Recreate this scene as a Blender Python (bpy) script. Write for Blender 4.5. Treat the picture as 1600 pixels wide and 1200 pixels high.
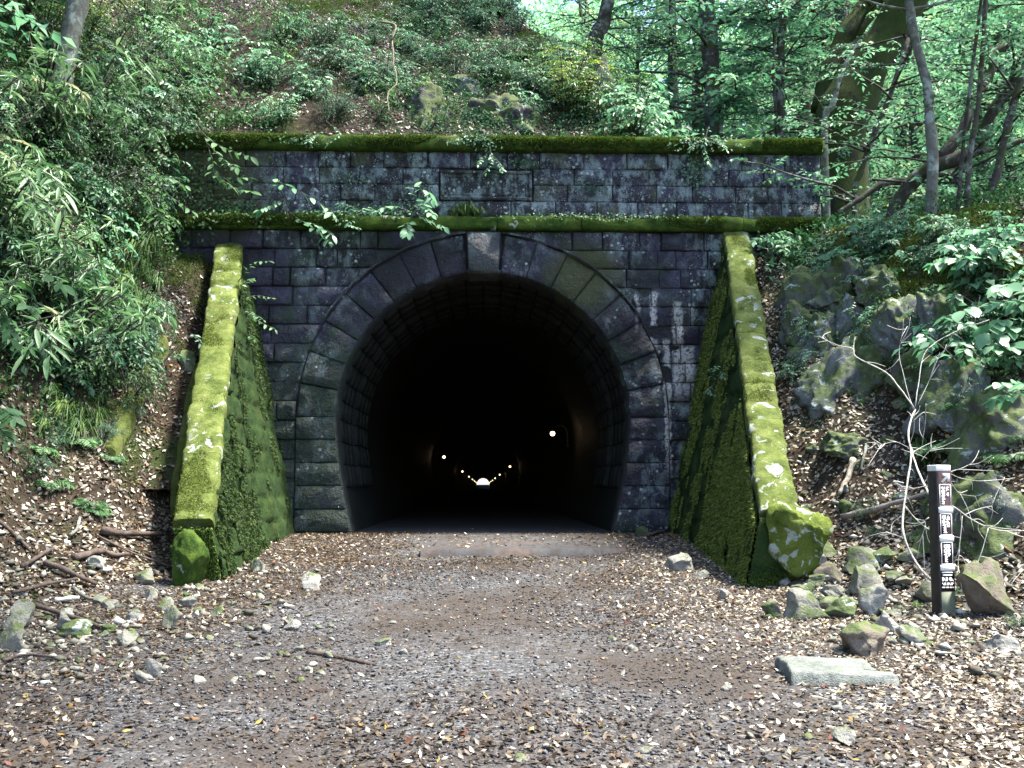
import bpy, math, random
import numpy as np
from mathutils import Vector, Matrix

for o in list(bpy.data.objects):
    bpy.data.objects.remove(o, do_unlink=True)
sc = bpy.context.scene
COL = sc.collection
RNG = np.random.default_rng(11)
random.seed(11)

# ------------------------------------------------------------------ camera
EYE = 0.70
F = 1620.0
PITCH = math.atan(162 / F)
YAW = math.atan(45 / F)
cam_d = bpy.data.cameras.new('camera')
cam_d.sensor_width = 36.0
cam_d.lens = 36.0 * F / 1600
cam_d.clip_end = 2000
cam = bpy.data.objects.new('camera', cam_d)
COL.objects.link(cam)
cam.location = (0, 0, EYE)
cam.rotation_euler = (math.pi / 2 + PITCH, 0, -YAW)
sc.camera = cam

# ------------------------------------------------------------------ light
SUN_EL, SUN_AZ = 66.0, 94.0            # degrees; azimuth clockwise from +Y (towards +X)
w = bpy.data.worlds.new('World')
sc.world = w
w.use_nodes = True
wn = w.node_tree
bg = wn.nodes['Background']
sky = wn.nodes.new('ShaderNodeTexSky')
sky.sky_type = 'NISHITA'
sky.sun_disc = False
sky.sun_elevation = math.radians(SUN_EL)
sky.sun_rotation = math.radians(SUN_AZ)
sky.air_density = 1.0
sky.dust_density = 1.6
sky.ozone_density = 1.5
wn.links.new(sky.outputs[0], bg.inputs[0])
bg.inputs[1].default_value = 0.15
sun_d = bpy.data.lights.new('sun', 'SUN')
sun_d.energy = 5.0
sun_d.angle = math.radians(7)
sun_d.color = (1.0, 0.95, 0.84)
sun = bpy.data.objects.new('sun', sun_d)
COL.objects.link(sun)
_a, _e = math.radians(SUN_AZ), math.radians(SUN_EL)
SUNV = Vector((math.sin(_a) * math.cos(_e), math.cos(_a) * math.cos(_e), math.sin(_e)))
sun.rotation_euler = SUNV.to_track_quat('Z', 'Y').to_euler()
sun.location = (10, 5, 25)
sc.view_settings.view_transform = 'Standard'
sc.view_settings.look = 'None'
sc.view_settings.gamma = 1
sc.view_settings.use_curve_mapping = False
sc.view_settings.exposure = 2.15
sc.cycles.use_denoising = True
sc.cycles.max_bounces = 8
sc.cycles.diffuse_bounces = 5
sc.cycles.transmission_bounces = 3
sc.cycles.sample_clamp_indirect = 4.0

# ------------------------------------------------------------------ helpers
_ci, _si = math.cos(YAW), math.sin(YAW)
_cp, _sp = math.cos(PITCH), math.sin(PITCH)
R_ = np.array([_ci, -_si, 0.0])
FW = np.array([_si * _cp, _ci * _cp, _sp])
UP = np.array([-_si * _sp, -_ci * _sp, _cp])


def ray(px, py):
    return FW + R_ * ((px - 800) / F) + UP * ((600 - py) / F)


def at(px, py, Y):
    d = ray(px, py)
    return np.array([0, 0, EYE]) + d * (Y / d[1])


def smooth(a, b, x):
    t = np.clip((x - a) / (b - a), 0, 1)
    return t * t * (3 - 2 * t)


def _hash(ix, iy, iz, seed):
    h = (ix * 374761393 + iy * 668265263 + iz * 1274126177 + seed * 974634777) & 0x7fffffff
    h = ((h ^ (h >> 13)) * 1274126177) & 0x7fffffff
    h = (h ^ (h >> 16)) & 0xffff
    return h / 65535.0


def vnoise(p, scale=1.0, seed=0):
    p = np.asarray(p, float) * scale
    i = np.floor(p).astype(np.int64)
    f = p - i
    f = f * f * (3 - 2 * f)
    r = 0
    for dx in (0, 1):
        wx = f[..., 0] if dx else 1 - f[..., 0]
        for dy in (0, 1):
            wy = f[..., 1] if dy else 1 - f[..., 1]
            for dz in (0, 1):
                wz = f[..., 2] if dz else 1 - f[..., 2]
                r = r + wx * wy * wz * _hash(i[..., 0] + dx, i[..., 1] + dy, i[..., 2] + dz, seed)
    return r * 2 - 1


def n2(x, y, scale, seed=0):
    x, y = np.broadcast_arrays(np.asarray(x, float), np.asarray(y, float))
    return vnoise(np.stack([x, y, np.zeros_like(x)], -1), scale, seed)


# portal and tunnel measures
YP = 14.76                       # portal face
R_IN, Z_SPR = 2.10, 1.70         # arch
R_OUT = 2.66
Z_STR, Z_STR2 = 4.40, 4.60       # string course
Z_COP, Z_COP2 = 5.58, 5.78       # coping
X_L, X_R = -5.3, 4.95
Y_END = 352.0
BAT = 0.207
WING = {-1: dict(y1=10.4, z1=0.36, z0=4.17, w=0.375), 1: dict(y1=10.1, z1=0.46, z0=4.40, w=0.355)}


def wing_ridge(s, y):
    q = WING[s]
    return q['z1'] + (q['z0'] - q['z1']) * (y - q['y1']) / (YP - q['y1'])


def half_w(z):
    z = np.asarray(z, float)
    lo = R_IN - 0.27 * np.clip((Z_SPR - z) / Z_SPR, 0, 1.3) ** 1.6
    return np.where(z < Z_SPR, lo, np.sqrt(np.maximum(R_IN ** 2 - (z - Z_SPR) ** 2, 0)))


def road_z(x, y):
    z = -0.85 + 0.0576 * np.clip(y, -40, YP)
    z = z + 0.10 * smooth(1.3, 2.5, np.abs(x)) * smooth(9, 13.5, y)
    z = z + 0.02 * n2(x, y, 0.9, 3) + 0.008 * n2(x, y, 3.0, 4)
    z = z + (0.05 - z) * smooth(13.2, 14.3, y) * (np.abs(x) < 2.7)
    # wheel tracks
    z = z - 0.025 * (np.exp(-((x + 0.75) / 0.35) ** 2) + np.exp(-((x - 0.9) / 0.35) ** 2)) * smooth(13, 10.5, y)
    return z


def H(x, y):
    x, y = np.broadcast_arrays(np.asarray(x, float), np.asarray(y, float))
    r = road_z(x, y)
    uL = (x + 3.1) * -0.884 + (y - 10.3) * 0.468
    zL = np.interp(uL, [-0.3, 0, 0.6, 1, 2, 3, 4, 5, 8, 20, 200], [0, 0.03, 0.28, 0.6, 2.0, 4.1, 6.0, 7.5, 11, 20, 60])
    uR = (x - 3.2) * 0.76 + (y - 9.8) * 0.65
    zR = np.interp(uR, [-0.3, 0, 0.6, 1, 2, 3, 4, 5, 6, 40, 300], [0, 0.03, 0.4, 0.8, 1.9, 3.1, 4.15, 4.45, 4.6, 9, 25])
    rough = 0.12 * n2(x, y, 0.8, 7) + 0.06 * n2(x, y, 2.2, 8) + 0.03 * n2(x, y, 5.0, 9)
    bank = r + np.maximum(zL, zR)
    bank = bank + rough * np.clip(np.maximum(zL, zR) / 0.8, 0, 1)
    # between the wing walls the road stays low
    zl = np.clip(wing_ridge(-1, y), 0, 6)
    zr = np.clip(wing_ridge(1, y), 0, 6)
    inL, inR = -2.62 - BAT * zl, 2.62 + BAT * zr
    m = smooth(0, 0.42, inL - x) + smooth(0, 0.40, x - inR)
    m = np.clip(m, 0, 1)
    g = smooth(9.6, 10.3, y)
    m = 1 - g * (1 - m)
    # outside each wing wall, keep the bank just below its coping
    lim = np.where(x < 0, wing_ridge(-1, y) - 0.16, wing_ridge(1, y) - 0.12)
    near = np.where(x < 0, smooth(-5.0, -4.2, x), smooth(4.9, 4.3, x)) * smooth(9.9, 10.6, y)
    bank = np.where(near > 0, bank * (1 - near) + np.minimum(bank, lim) * near, bank)
    front = r * (1 - m) + bank * m
    # hill above the portal
    hill = 5.62 + 1.0 * (y - 15.2)
    hill = np.where(y > 24, 5.62 + 8.8 + 0.6 * (y - 24), hill)
    side = 9.5 - (x - 1.1) * 1.95
    k = 0.5
    h = np.clip(0.5 + 0.5 * (side - hill) / k, 0, 1)
    hill = side * (1 - h) + hill * h - k * h * (1 - h)
    flat = np.where(x < 4.9, 5.35 - 0.9 * smooth(16.3, 19, y), 4.35 + 0.09 * (y - 15))
    far = np.maximum(hill + rough * 1.5, np.maximum(flat, np.where(x < -1, r + zL, -9)) + rough)
    far = np.where(x > 4.9, np.maximum(4.2 + 0.09 * (y - 15) + rough + np.maximum(zR - 4.4, 0) * 0.6, hill), far)
    z = np.where(y < 15.05, front, far)
    return np.where(y > Y_END + 3, -0.35, z)


def hit(px, py, y0=3.5, y1=90):
    d = ray(px, py)
    t = np.linspace(y0, y1, 4000)
    P = np.array([0, 0, EYE])[None] + d[None] * (t / d[1])[:, None]
    h = H(P[:, 0], P[:, 1])
    k = np.nonzero(h > P[:, 2])[0]
    i = k[0] if len(k) else len(t) - 1
    p = P[i].copy()
    p[2] = float(H(p[0], p[1]))
    return p


def link(o, parent=None):
    COL.objects.link(o)
    if parent is not None:
        o.parent = parent
    return o


def tag(o, label, cat, group=None):
    o['label'] = label
    o['category'] = cat
    if group:
        o['group'] = group
    return o


def empty(name, loc, label, cat, group=None):
    o = bpy.data.objects.new(name, None)
    o.location = [float(v) for v in loc]
    link(o)
    return tag(o, label, cat, group)


def make_mesh(name, V, polys, mat=None, tint=None, smooth_sh=False):
    """polys: list of int arrays (n,k) with one k each"""
    me = bpy.data.meshes.new(name)
    V = np.asarray(V, np.float32)
    if not isinstance(polys, list):
        polys = [polys]
    polys = [np.asarray(p, np.int32) for p in polys if len(p)]
    me.vertices.add(len(V))
    me.vertices.foreach_set('co', V.ravel())
    idx = np.concatenate([p.ravel() for p in polys])
    tot = np.concatenate([np.full(len(p), p.shape[1], np.int32) for p in polys])
    st = np.concatenate([[0], np.cumsum(tot)[:-1]]).astype(np.int32)
    me.loops.add(len(idx))
    me.loops.foreach_set('vertex_index', idx)
    me.polygons.add(len(tot))
    me.polygons.foreach_set('loop_start', st)
    me.polygons.foreach_set('loop_total', tot)
    me.update(calc_edges=True)
    me.validate()
    if smooth_sh:
        me.polygons.foreach_set('use_smooth', np.ones(len(tot), bool))
    if tint is not None:
        a = me.attributes.new('tint', 'FLOAT', 'POINT')
        a.data.foreach_set('value', np.asarray(tint, np.float32))
    if mat:
        me.materials.append(mat)
    return me


def obj(name, me, parent=None, loc=None, rot=None, scale=None):
    o = bpy.data.objects.new(name, me)
    if loc is not None:
        o.location = [float(v) for v in loc]
    if rot is not None:
        o.rotation_euler = rot
    if scale is not None:
        o.scale = scale
    return link(o, parent)


class Buf:
    """collects triangles and quads with a tint per vertex"""
    def __init__(s):
        s.V, s.T, s.Q, s.t, s.n = [], [], [], [], 0

    def add(s, V, T=None, Q=None, tint=0.5):
        V = np.asarray(V, float).reshape(-1, 3)
        if T is not None and len(T):
            s.T.append(np.asarray(T, int).reshape(-1, 3) + s.n)
        if Q is not None and len(Q):
            s.Q.append(np.asarray(Q, int).reshape(-1, 4) + s.n)
        s.V.append(V)
        s.t.append(np.broadcast_to(np.asarray(tint, float), (len(V),)))
        s.n += len(V)

    def tube(s, pts, rad, sides=7, cap=True, tint=0.5, wob=0.0):
        pts = np.asarray(pts, float)
        n = len(pts)
        rad = np.broadcast_to(np.asarray(rad, float), (n,))
        tg = np.gradient(pts, axis=0)
        tg /= np.linalg.norm(tg, axis=1)[:, None] + 1e-9
        ref = np.array([0.13, 0.2, 1.0]) if abs(tg[0][2]) < 0.8 else np.array([1.0, 0.1, 0.2])
        a = np.cross(tg, ref)
        a /= np.linalg.norm(a, axis=1)[:, None]
        b = np.cross(tg, a)
        th = np.linspace(0, 2 * np.pi, sides, endpoint=False)
        V = pts[:, None] + rad[:, None, None] * (np.cos(th)[None, :, None] * a[:, None] + np.sin(th)[None, :, None] * b[:, None])
        if wob:
            V = V + (wob * rad[:, None] * vnoise(V * 1.0, 3.0 / max(rad.max(), .02) * .25, 5))[..., None] * (V - pts[:, None]) / rad[:, None, None]
        V = V.reshape(-1, 3)
        i = np.arange(n - 1)[:, None] * sides
        j = np.arange(sides)[None]
        j2 = (j + 1) % sides
        Q = np.stack([i + j, i + j2, i + sides + j2, i + sides + j], -1).reshape(-1, 4)
        T = None
        if cap:
            k = np.arange(1, sides - 1)
            T = np.concatenate([np.stack([np.zeros_like(k), k + 1, k], -1),
                                np.stack([np.zeros_like(k), k, k + 1], -1) + (n - 1) * sides])
        s.add(V, T, Q, tint)

    def prisms(s, A, B, ra, rb, tint=0.5):
        A, B = np.asarray(A, float), np.asarray(B, float)
        n = len(A)
        if n == 0:
            return
        d = B - A
        d /= np.linalg.norm(d, axis=1)[:, None] + 1e-9
        ref = np.where(np.abs(d[:, 2:3]) < 0.9, np.array([[0, 0, 1.0]]), np.array([[1.0, 0, 0]]))
        a = np.cross(d, ref)
        a /= np.linalg.norm(a, axis=1)[:, None]
        b = np.cross(d, a)
        V = []
        for P, r in ((A, ra), (B, rb)):
            for k in range(3):
                th = 2 * np.pi * k / 3
                V.append(P + np.asarray(r).reshape(-1, 1) * (math.cos(th) * a + math.sin(th) * b))
        V = np.stack(V, 1).reshape(-1, 3)
        base = np.arange(n)[:, None, None] * 6
        q = np.array([[0, 1, 4, 3], [1, 2, 5, 4], [2, 0, 3, 5]])[None]
        s.add(V, None, (base + q).reshape(-1, 4), tint)

    def mesh(s, name, mat=None, smooth_sh=False):
        V = np.concatenate(s.V)
        polys = []
        if s.T:
            polys.append(np.concatenate(s.T))
        if s.Q:
            polys.append(np.concatenate(s.Q))
        return make_mesh(name, V, polys, mat, np.concatenate(s.t), smooth_sh)


def catmull(P, n=6):
    P = np.asarray(P, float)
    if len(P) < 3:
        return np.linspace(P[0], P[-1], n + 1)
    Q = np.vstack([2 * P[0] - P[1], P, 2 * P[-1] - P[-2]])
    out = []
    for i in range(1, len(Q) - 2):
        for t in np.linspace(0, 1, n, endpoint=False):
            p0, p1, p2, p3 = Q[i - 1], Q[i], Q[i + 1], Q[i + 2]
            out.append(0.5 * ((2 * p1) + (-p0 + p2) * t + (2 * p0 - 5 * p1 + 4 * p2 - p3) * t * t + (-p0 + 3 * p1 - 3 * p2 + p3) * t ** 3))
    out.append(P[-1])
    return np.array(out)


# ------------------------------------------------------------------ materials
class Mat:
    def __init__(s, name, rough=0.8, spec=0.3):
        s.m = bpy.data.materials.new(name)
        s.m.use_nodes = True
        s.nt = s.m.node_tree
        s.b = s.nt.nodes['Principled BSDF']
        s.b.inputs['Roughness'].default_value = rough
        s.b.inputs['Specular IOR Level'].default_value = spec
        s.geo = None

    def n(s, t, **kw):
        nd = s.nt.nodes.new('ShaderNode' + t)
        for k, v in kw.items():
            if hasattr(nd, k) and k not in nd.inputs:
                setattr(nd, k, v)
            else:
                s.set(nd.inputs[k], v)
        return nd

    def set(s, inp, v):
        if isinstance(v, bpy.types.NodeSocket):
            s.nt.links.new(v, inp)
        else:
            inp.default_value = v

    def pos(s):
        if s.geo is None:
            s.geo = s.n('NewGeometry')
        return s.geo.outputs['Position']

    def mapped(s, scale=(1, 1, 1), vec=None):
        mp = s.n('Mapping')
        s.set(mp.inputs['Vector'], vec or s.pos())
        mp.inputs['Scale'].default_value = scale
        return mp.outputs[0]

    def noise(s, scale, detail=4, rough=0.55, vec=None, dist=0.0):
        nd = s.n('TexNoise')
        s.set(nd.inputs['Vector'], vec or s.pos())
        nd.inputs['Scale'].default_value = scale
        nd.inputs['Detail'].default_value = detail
        nd.inputs['Roughness'].default_value = rough
        nd.inputs['Distortion'].default_value = dist
        return nd.outputs['Fac']

    def voro(s, scale, vec=None, out='Distance', feature='F1'):
        nd = s.n('TexVoronoi')
        nd.feature = feature
        s.set(nd.inputs['Vector'], vec or s.pos())
        nd.inputs['Scale'].default_value = scale
        return nd.outputs[out]

    def ramp(s, fac, stops, interp='LINEAR'):
        nd = s.n('ValToRGB')
        s.set(nd.inputs[0], fac)
        cr = nd.color_ramp
        cr.interpolation = interp
        while len(cr.elements) < len(stops):
            cr.elements.new(0.5)
        for e, (p, c) in zip(cr.elements, stops):
            e.position = p
            e.color = (*c, 1) if not isinstance(c, (int, float)) else (c, c, c, 1)
        return nd.outputs[0]

    def math(s, op, a, b=None):
        nd = s.n('Math')
        nd.operation = op
        s.set(nd.inputs[0], a)
        if b is not None:
            s.set(nd.inputs[1], b)
        return nd.outputs[0]

    def rng(s, v, a, b, c=0.0, d=1.0):
        nd = s.n('MapRange')
        s.set(nd.inputs[0], v)
        for i, q in enumerate((a, b, c, d)):
            nd.inputs[1 + i].default_value = q
        return nd.outputs[0]

    def mix(s, fac, a, b):
        nd = s.n('Mix')
        nd.data_type = 'RGBA'
        s.set(nd.inputs[0], fac)
        s.set(nd.inputs[6], a if isinstance(a, bpy.types.NodeSocket) else (*a, 1))
        s.set(nd.inputs[7], b if isinstance(b, bpy.types.NodeSocket) else (*b, 1))
        return nd.outputs[2]

    def color(s, c):
        s.set(s.b.inputs['Base Color'], c if isinstance(c, bpy.types.NodeSocket) else (*c, 1))

    def bump(s, h, strength=0.5, dist=0.02):
        nd = s.n('Bump')
        nd.inputs['Strength'].default_value = strength
        nd.inputs['Distance'].default_value = dist
        s.set(nd.inputs['Height'], h)
        s.nt.links.new(nd.outputs[0], s.b.inputs['Normal'])

    def attr(s, name='tint'):
        nd = s.n('Attribute')
        nd.attribute_name = name
        return nd.outputs['Fac']

    def objrand(s):
        return s.n('ObjectInfo').outputs['Random']

    def xyz(s):
        nd = s.n('SeparateXYZ')
        s.set(nd.inputs[0], s.pos())
        return nd.outputs


def leaf_mat(name, stops, transl=0.35, rough=0.45, spec=0.5, objvar=0.25):
    M = Mat(name, rough, spec)
    f = M.attr()
    if objvar:
        f = M.math('ADD', f, M.rng(M.objrand(), 0, 1, -objvar, objvar))
    c = M.ramp(f, stops)
    M.color(c)
    if transl:
        tr = M.n('BsdfTranslucent')
        hs = M.n('HueSaturation')
        hs.inputs['Saturation'].default_value = 1.1
        hs.inputs['Value'].default_value = 1.5
        M.set(hs.inputs['Color'], c)
        M.nt.links.new(hs.outputs[0], tr.inputs[0])
        mx = M.n('MixShader')
        mx.inputs[0].default_value = transl
        M.nt.links.new(M.b.outputs[0], mx.inputs[1])
        M.nt.links.new(tr.outputs[0], mx.inputs[2])
        M.nt.links.new(mx.outputs[0], M.nt.nodes['Material Output'].inputs['Surface'])
    return M.m


def stone_mat(name, base0, base1, moss=0.4, lichen=True, streaks=False, rough=0.55):
    M = Mat(name, rough, 0.5)
    big = M.noise(0.9, 4, 0.6)
    med = M.noise(6, 5, 0.65)
    c = M.mix(M.rng(M.math('ADD', M.math('MULTIPLY', med, 0.6), M.math('MULTIPLY', M.noise(26, 4, 0.7), 0.4)), 0.36, 0.62), base0, base1)
    c = M.mix(M.rng(big, 0.56, 0.44), c, (base0[0] * 0.6, base0[1] * 0.6, base0[2] * 0.6))
    var = M.rng(M.objrand(), 0, 1, 0.6, 1.5)
    vv = M.n('Vector' + 'Math')
    vv.operation = 'SCALE'
    M.set(vv.inputs[0], c)
    M.set(vv.inputs['Scale'], var)
    c = vv.outputs[0]
    x, y, z = M.xyz()
    # green algae and moss: more of it on the low left, patches elsewhere
    lowl = M.math('MULTIPLY', M.rng(z, 3.6, 0.8), M.rng(x, 2.5, -2.0))
    g = M.math('ADD', M.noise(1.7, 5, 0.65, dist=0.4), M.math('MULTIPLY', lowl, 0.36))
    gm = M.math('MULTIPLY', M.rng(g, 0.52, 0.68), moss)
    gm = M.math('MULTIPLY', gm, M.rng(M.noise(22, 3), 0.3, 0.6))
    c = M.mix(gm, c, M.mix(M.noise(9), (0.008, 0.030, 0.016), (0.028, 0.052, 0.016)))
    if lichen:
        dens = M.noise(1.1, 3, 0.6)
        up = M.math('ADD', M.math('MULTIPLY', M.rng(x, -3.5, 3.0), 0.13), M.math('MULTIPLY', M.rng(z, 4.3, 4.7), 0.22))
        dens = M.rng(M.math('ADD', dens, up), 0.50, 0.80)
        # pale grey bloom
        bl = M.math('MULTIPLY', M.rng(M.noise(1.0, 6, 0.74, vec=M.mapped((6.5, 6.5, 4.0))), 0.47, 0.60), dens)
        c = M.mix(M.math('MULTIPLY', bl, 0.95), c, (0.22, 0.28, 0.285))
        # small white spots
        vd = M.voro(9.5, M.mapped((1, 1, 1)))
        sp = M.math('MULTIPLY', M.rng(M.math('ADD', vd, M.math('MULTIPLY', M.noise(40, 2), 0.25)), 0.36, 0.26), M.rng(dens, 0.1, 0.5))
        sp = M.math('MULTIPLY', sp, M.rng(M.noise(3.1, 2), 0.44, 0.52))
        c = M.mix(sp, c, (0.42, 0.46, 0.45))
        vd2 = M.voro(34, M.mapped((1, 1, 1)))
        sp2 = M.math('MULTIPLY', M.rng(vd2, 0.30, 0.2), M.rng(dens, 0.15, 0.7))
        sp2 = M.math('MULTIPLY', sp2, M.rng(M.noise(6.1, 2), 0.48, 0.6))
        c = M.mix(sp2, c, (0.38, 0.42, 0.42))
    if streaks:
        wob = M.rng(M.noise(9, 4, 0.7), 0.2, 0.8, -0.05, 0.05)
        xw = M.math('ADD', x, wob)
        tot = None
        for (x0, w_, z0, z1) in ((2.80, 0.085, 1.75, 3.40), (2.46, 0.06, 2.55, 3.55), (2.64, 0.06, 0.75, 2.85), (2.22, 0.035, 2.9, 3.5), (3.02, 0.035, 2.95, 3.38), (2.9, 0.16, 1.9, 2.75)):
            dx = M.math('ABSOLUTE', M.math('SUBTRACT', xw, x0))
            k = M.math('MULTIPLY', M.rng(dx, w_, w_ * 0.5), M.math('MULTIPLY', M.rng(z, z0, z0 + 0.5), M.rng(z, z1, z1 - 0.06)))
            tot = k if tot is None else M.math('MAXIMUM', tot, k)
        br = M.rng(M.noise(24, 5, 0.75), 0.40, 0.50)
        c = M.mix(M.math('MULTIPLY', tot, br), c, (0.50, 0.48, 0.46))
        # brown-green moss on the right haunch of the ring and on the buried left end
        hx = M.math('SUBTRACT', x, 1.45)
        hz = M.math('SUBTRACT', z, 3.75)
        hd = M.math('ADD', M.math('MULTIPLY', hx, hx), M.math('MULTIPLY', hz, hz))
        mk = M.math('MAXIMUM', M.rng(hd, 0.42, 0.10), M.math('MULTIPLY', M.rng(x, -2.9, -3.6), M.rng(z, 4.2, 4.6)))
        par = M.math('MULTIPLY', M.rng(M.noise(1.35, 5, 0.68, dist=0.5), 0.55, 0.63), M.rng(z, 4.2, 4.6))
        mk = M.math('MAXIMUM', mk, M.math('MULTIPLY', par, 0.8))
        mk = M.math('MULTIPLY', mk, M.rng(M.noise(4.5, 5, 0.7), 0.30, 0.46))
        c = M.mix(mk, c, M.mix(M.noise(11, 4), (0.022, 0.034, 0.009), (0.07, 0.068, 0.02)))
    M.color(c)
    h = M.math('ADD', M.math('MULTIPLY', M.noise(16, 6, 0.7), 1.0), M.math('MULTIPLY', M.noise(60, 3, 0.6), 0.35))
    M.bump(h, 1.0, 0.06)
    return M.m


def moss_mat(name, dark, mid, light, spots=0.0, brown=0.25, bare=0.0):
    M = Mat(name, 0.95, 0.1)
    n1 = M.noise(5, 6, 0.7)
    c = M.ramp(n1, [(0.30, dark), (0.5, mid), (0.72, light)])
    b = M.math('MULTIPLY', M.rng(M.noise(2.3, 5, 0.7), 0.55, 0.72), brown)
    c = M.mix(b, c, (0.07, 0.055, 0.02))
    if bare:
        bm = M.rng(M.math('ADD', M.noise(2.0, 5, 0.7), bare - 0.5), 0.5, 0.6)
        c = M.mix(bm, c, M.mix(M.noise(20), (0.04, 0.04, 0.045), (0.09, 0.09, 0.09)))
    if spots:
        d = M.noise(6.5, 4, 0.62, vec=M.mapped((1.0, 0.9, 0.9)), dist=0.8)
        sp = M.rng(M.math('ADD', d, M.math('MULTIPLY', M.noise(60, 2), 0.06)), 0.72 - 0.085 * spots, 0.76 - 0.085 * spots)
        sp = M.math('MULTIPLY', sp, M.rng(M.noise(1.3, 2), 0.42, 0.5))
        sp = M.math('MAXIMUM', sp, M.math('MULTIPLY', M.rng(M.noise(19, 3, 0.6), 0.70, 0.74), 0.7))
        c = M.mix(sp, c, M.mix(M.noise(30), (0.22, 0.26, 0.22), (0.42, 0.45, 0.41)))
    M.color(c)
    h = M.math('ADD', M.noise(28, 6, 0.75), M.math('MULTIPLY', M.noise(110, 3), 0.5))
    M.bump(h, 1.0, 0.03)
    return M.m


M_STONE = stone_mat('dark_purple_masonry', (0.0115, 0.0105, 0.023), (0.042, 0.035, 0.068), 1.0, True, True)
M_MORTAR = stone_mat('dark_mortar', (0.012, 0.012, 0.014), (0.03, 0.03, 0.032), 0.5, False)
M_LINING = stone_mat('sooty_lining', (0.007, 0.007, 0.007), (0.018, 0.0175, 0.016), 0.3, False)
M_PLAQUE = stone_mat('plaque_stone', (0.026, 0.028, 0.033), (0.058, 0.062, 0.066), 0.5, True)
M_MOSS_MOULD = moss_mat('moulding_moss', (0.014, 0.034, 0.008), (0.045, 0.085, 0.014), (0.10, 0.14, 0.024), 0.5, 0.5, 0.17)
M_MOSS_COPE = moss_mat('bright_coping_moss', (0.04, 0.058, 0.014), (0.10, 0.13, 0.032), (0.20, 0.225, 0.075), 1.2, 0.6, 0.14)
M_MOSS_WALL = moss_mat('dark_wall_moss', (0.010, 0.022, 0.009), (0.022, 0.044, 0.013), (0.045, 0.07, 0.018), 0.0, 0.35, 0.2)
M_MOSS_BOULDER = moss_mat('boulder_moss', (0.04, 0.065, 0.012), (0.10, 0.135, 0.025), (0.17, 0.20, 0.045), 1.5, 0.3, 0.1)
M_MOSS_ROCK = moss_mat('rock_moss', (0.03, 0.05, 0.014), (0.07, 0.095, 0.024), (0.13, 0.15, 0.04), 0.4, 0.4, 0.25)
# ------------------------------------------------------------------ ground materials
def soil_mat():
    M = Mat('leafy_soil', 0.95, 0.1)
    c = M.ramp(M.noise(9, 6, 0.7), [(0.3, (0.015, 0.011, 0.008)), (0.55, (0.038, 0.029, 0.020)), (0.75, (0.075, 0.06, 0.044))])
    mm = M.rng(M.noise(0.8, 5, 0.7), 0.55, 0.66)
    c = M.mix(M.math('MULTIPLY', mm, 0.7), c, M.mix(M.noise(12), (0.012, 0.03, 0.008), (0.05, 0.075, 0.018)))
    M.color(c)
    M.bump(M.noise(30, 5, 0.7), 1.0, 0.04)
    return M.m


def gravel_mat():
    M = Mat('gravel', 0.9, 0.25)
    v = M.voro(42, out='Color')
    sep = M.n('SeparateColor')
    M.set(sep.inputs[0], v)
    c = M.ramp(sep.outputs[0], [(0.0, (0.022, 0.0215, 0.022)), (0.5, (0.05, 0.05, 0.053)), (0.85, (0.085, 0.085, 0.09)), (1.0, (0.15, 0.15, 0.15))])
    dirt = M.rng(M.noise(0.8, 5, 0.65), 0.38, 0.58)
    c = M.mix(M.math('MULTIPLY', dirt, 0.9), c, M.mix(M.noise(14, 4), (0.022, 0.017, 0.014), (0.05, 0.039, 0.031)))
    M.color(c)
    d = M.voro(42)
    M.bump(M.math('ADD', M.math('MULTIPLY', d, -1.0), M.math('MULTIPLY', M.noise(90, 3), 0.3)), 0.8, 0.02)
    return M.m


M_SOIL = soil_mat()
M_GRAVEL = gravel_mat()

# ------------------------------------------------------------------ terrain: one sheet, cut by surface
xs = np.unique(np.round(np.concatenate([np.linspace(-90, -12, 22), np.arange(-12, 12.01, 0.13), np.linspace(12, 28, 40), np.linspace(28, 110, 30)]), 4))
ys = np.unique(np.round(np.concatenate([np.linspace(-60, 1, 24), np.arange(1, 14.94, 0.13), [14.98, 15.02, 15.08, 15.12], np.arange(15.2, 22, 0.16), np.linspace(22, 60, 60), np.linspace(62, 352, 40), [354.9, 355.1], np.linspace(360, 700, 12)]), 4))
X, Y = np.meshgrid(xs, ys, indexing='ij')
Z = H(X, Y)
V = np.stack([X, Y, Z], -1).reshape(-1, 3)
nx, ny = len(xs), len(ys)
I, J = np.meshgrid(np.arange(nx - 1), np.arange(ny - 1), indexing='ij')
Q = np.stack([I * ny + J, (I + 1) * ny + J, (I + 1) * ny + J + 1, I * ny + J + 1], -1).reshape(-1, 4)
cx, cy = V[Q].mean(1)[:, 0], V[Q].mean(1)[:, 1]
uLc = (cx + 3.1) * -0.884 + (cy - 10.3) * 0.468
uRc = (cx - 3.2) * 0.76 + (cy - 9.8) * 0.65
zmax = V[Q][:, :, 2].max(1)
inside = (np.abs(cx) < 2.75) & (cy > 9.8)
is_road = (cy < 15.05) & (((uLc < 0.1) & (uRc < 0.1)) | inside)
cut = (np.abs(cx) < 2.9) & (cy > 14.95) & (cy < 15.13)
cut |= (np.abs(cx) < 4) & (cy > 352) & (cy < 356)
is_back = cy > 355


def submesh(name, mask, mat):
    q = Q[mask]
    u, inv = np.unique(q, return_inverse=True)
    o = obj(name, make_mesh(name, V[u], inv.reshape(-1, 4), mat, None, True))
    o['kind'] = 'structure'
    return o


submesh('gravel_road', is_road & ~cut, M_GRAVEL)
submesh('hillside', ~is_road & ~cut & ~is_back, M_SOIL)
submesh('far_ground', is_back, M_GRAVEL)
gp = np.array([[-1500, -1500, -6], [1500, -1500, -6], [1500, 1500, -6], [-1500, 1500, -6]], float)
o = obj('ground', make_mesh('ground', gp, [np.array([[0, 1, 2, 3]])], M_SOIL))
o['kind'] = 'structure'

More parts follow.
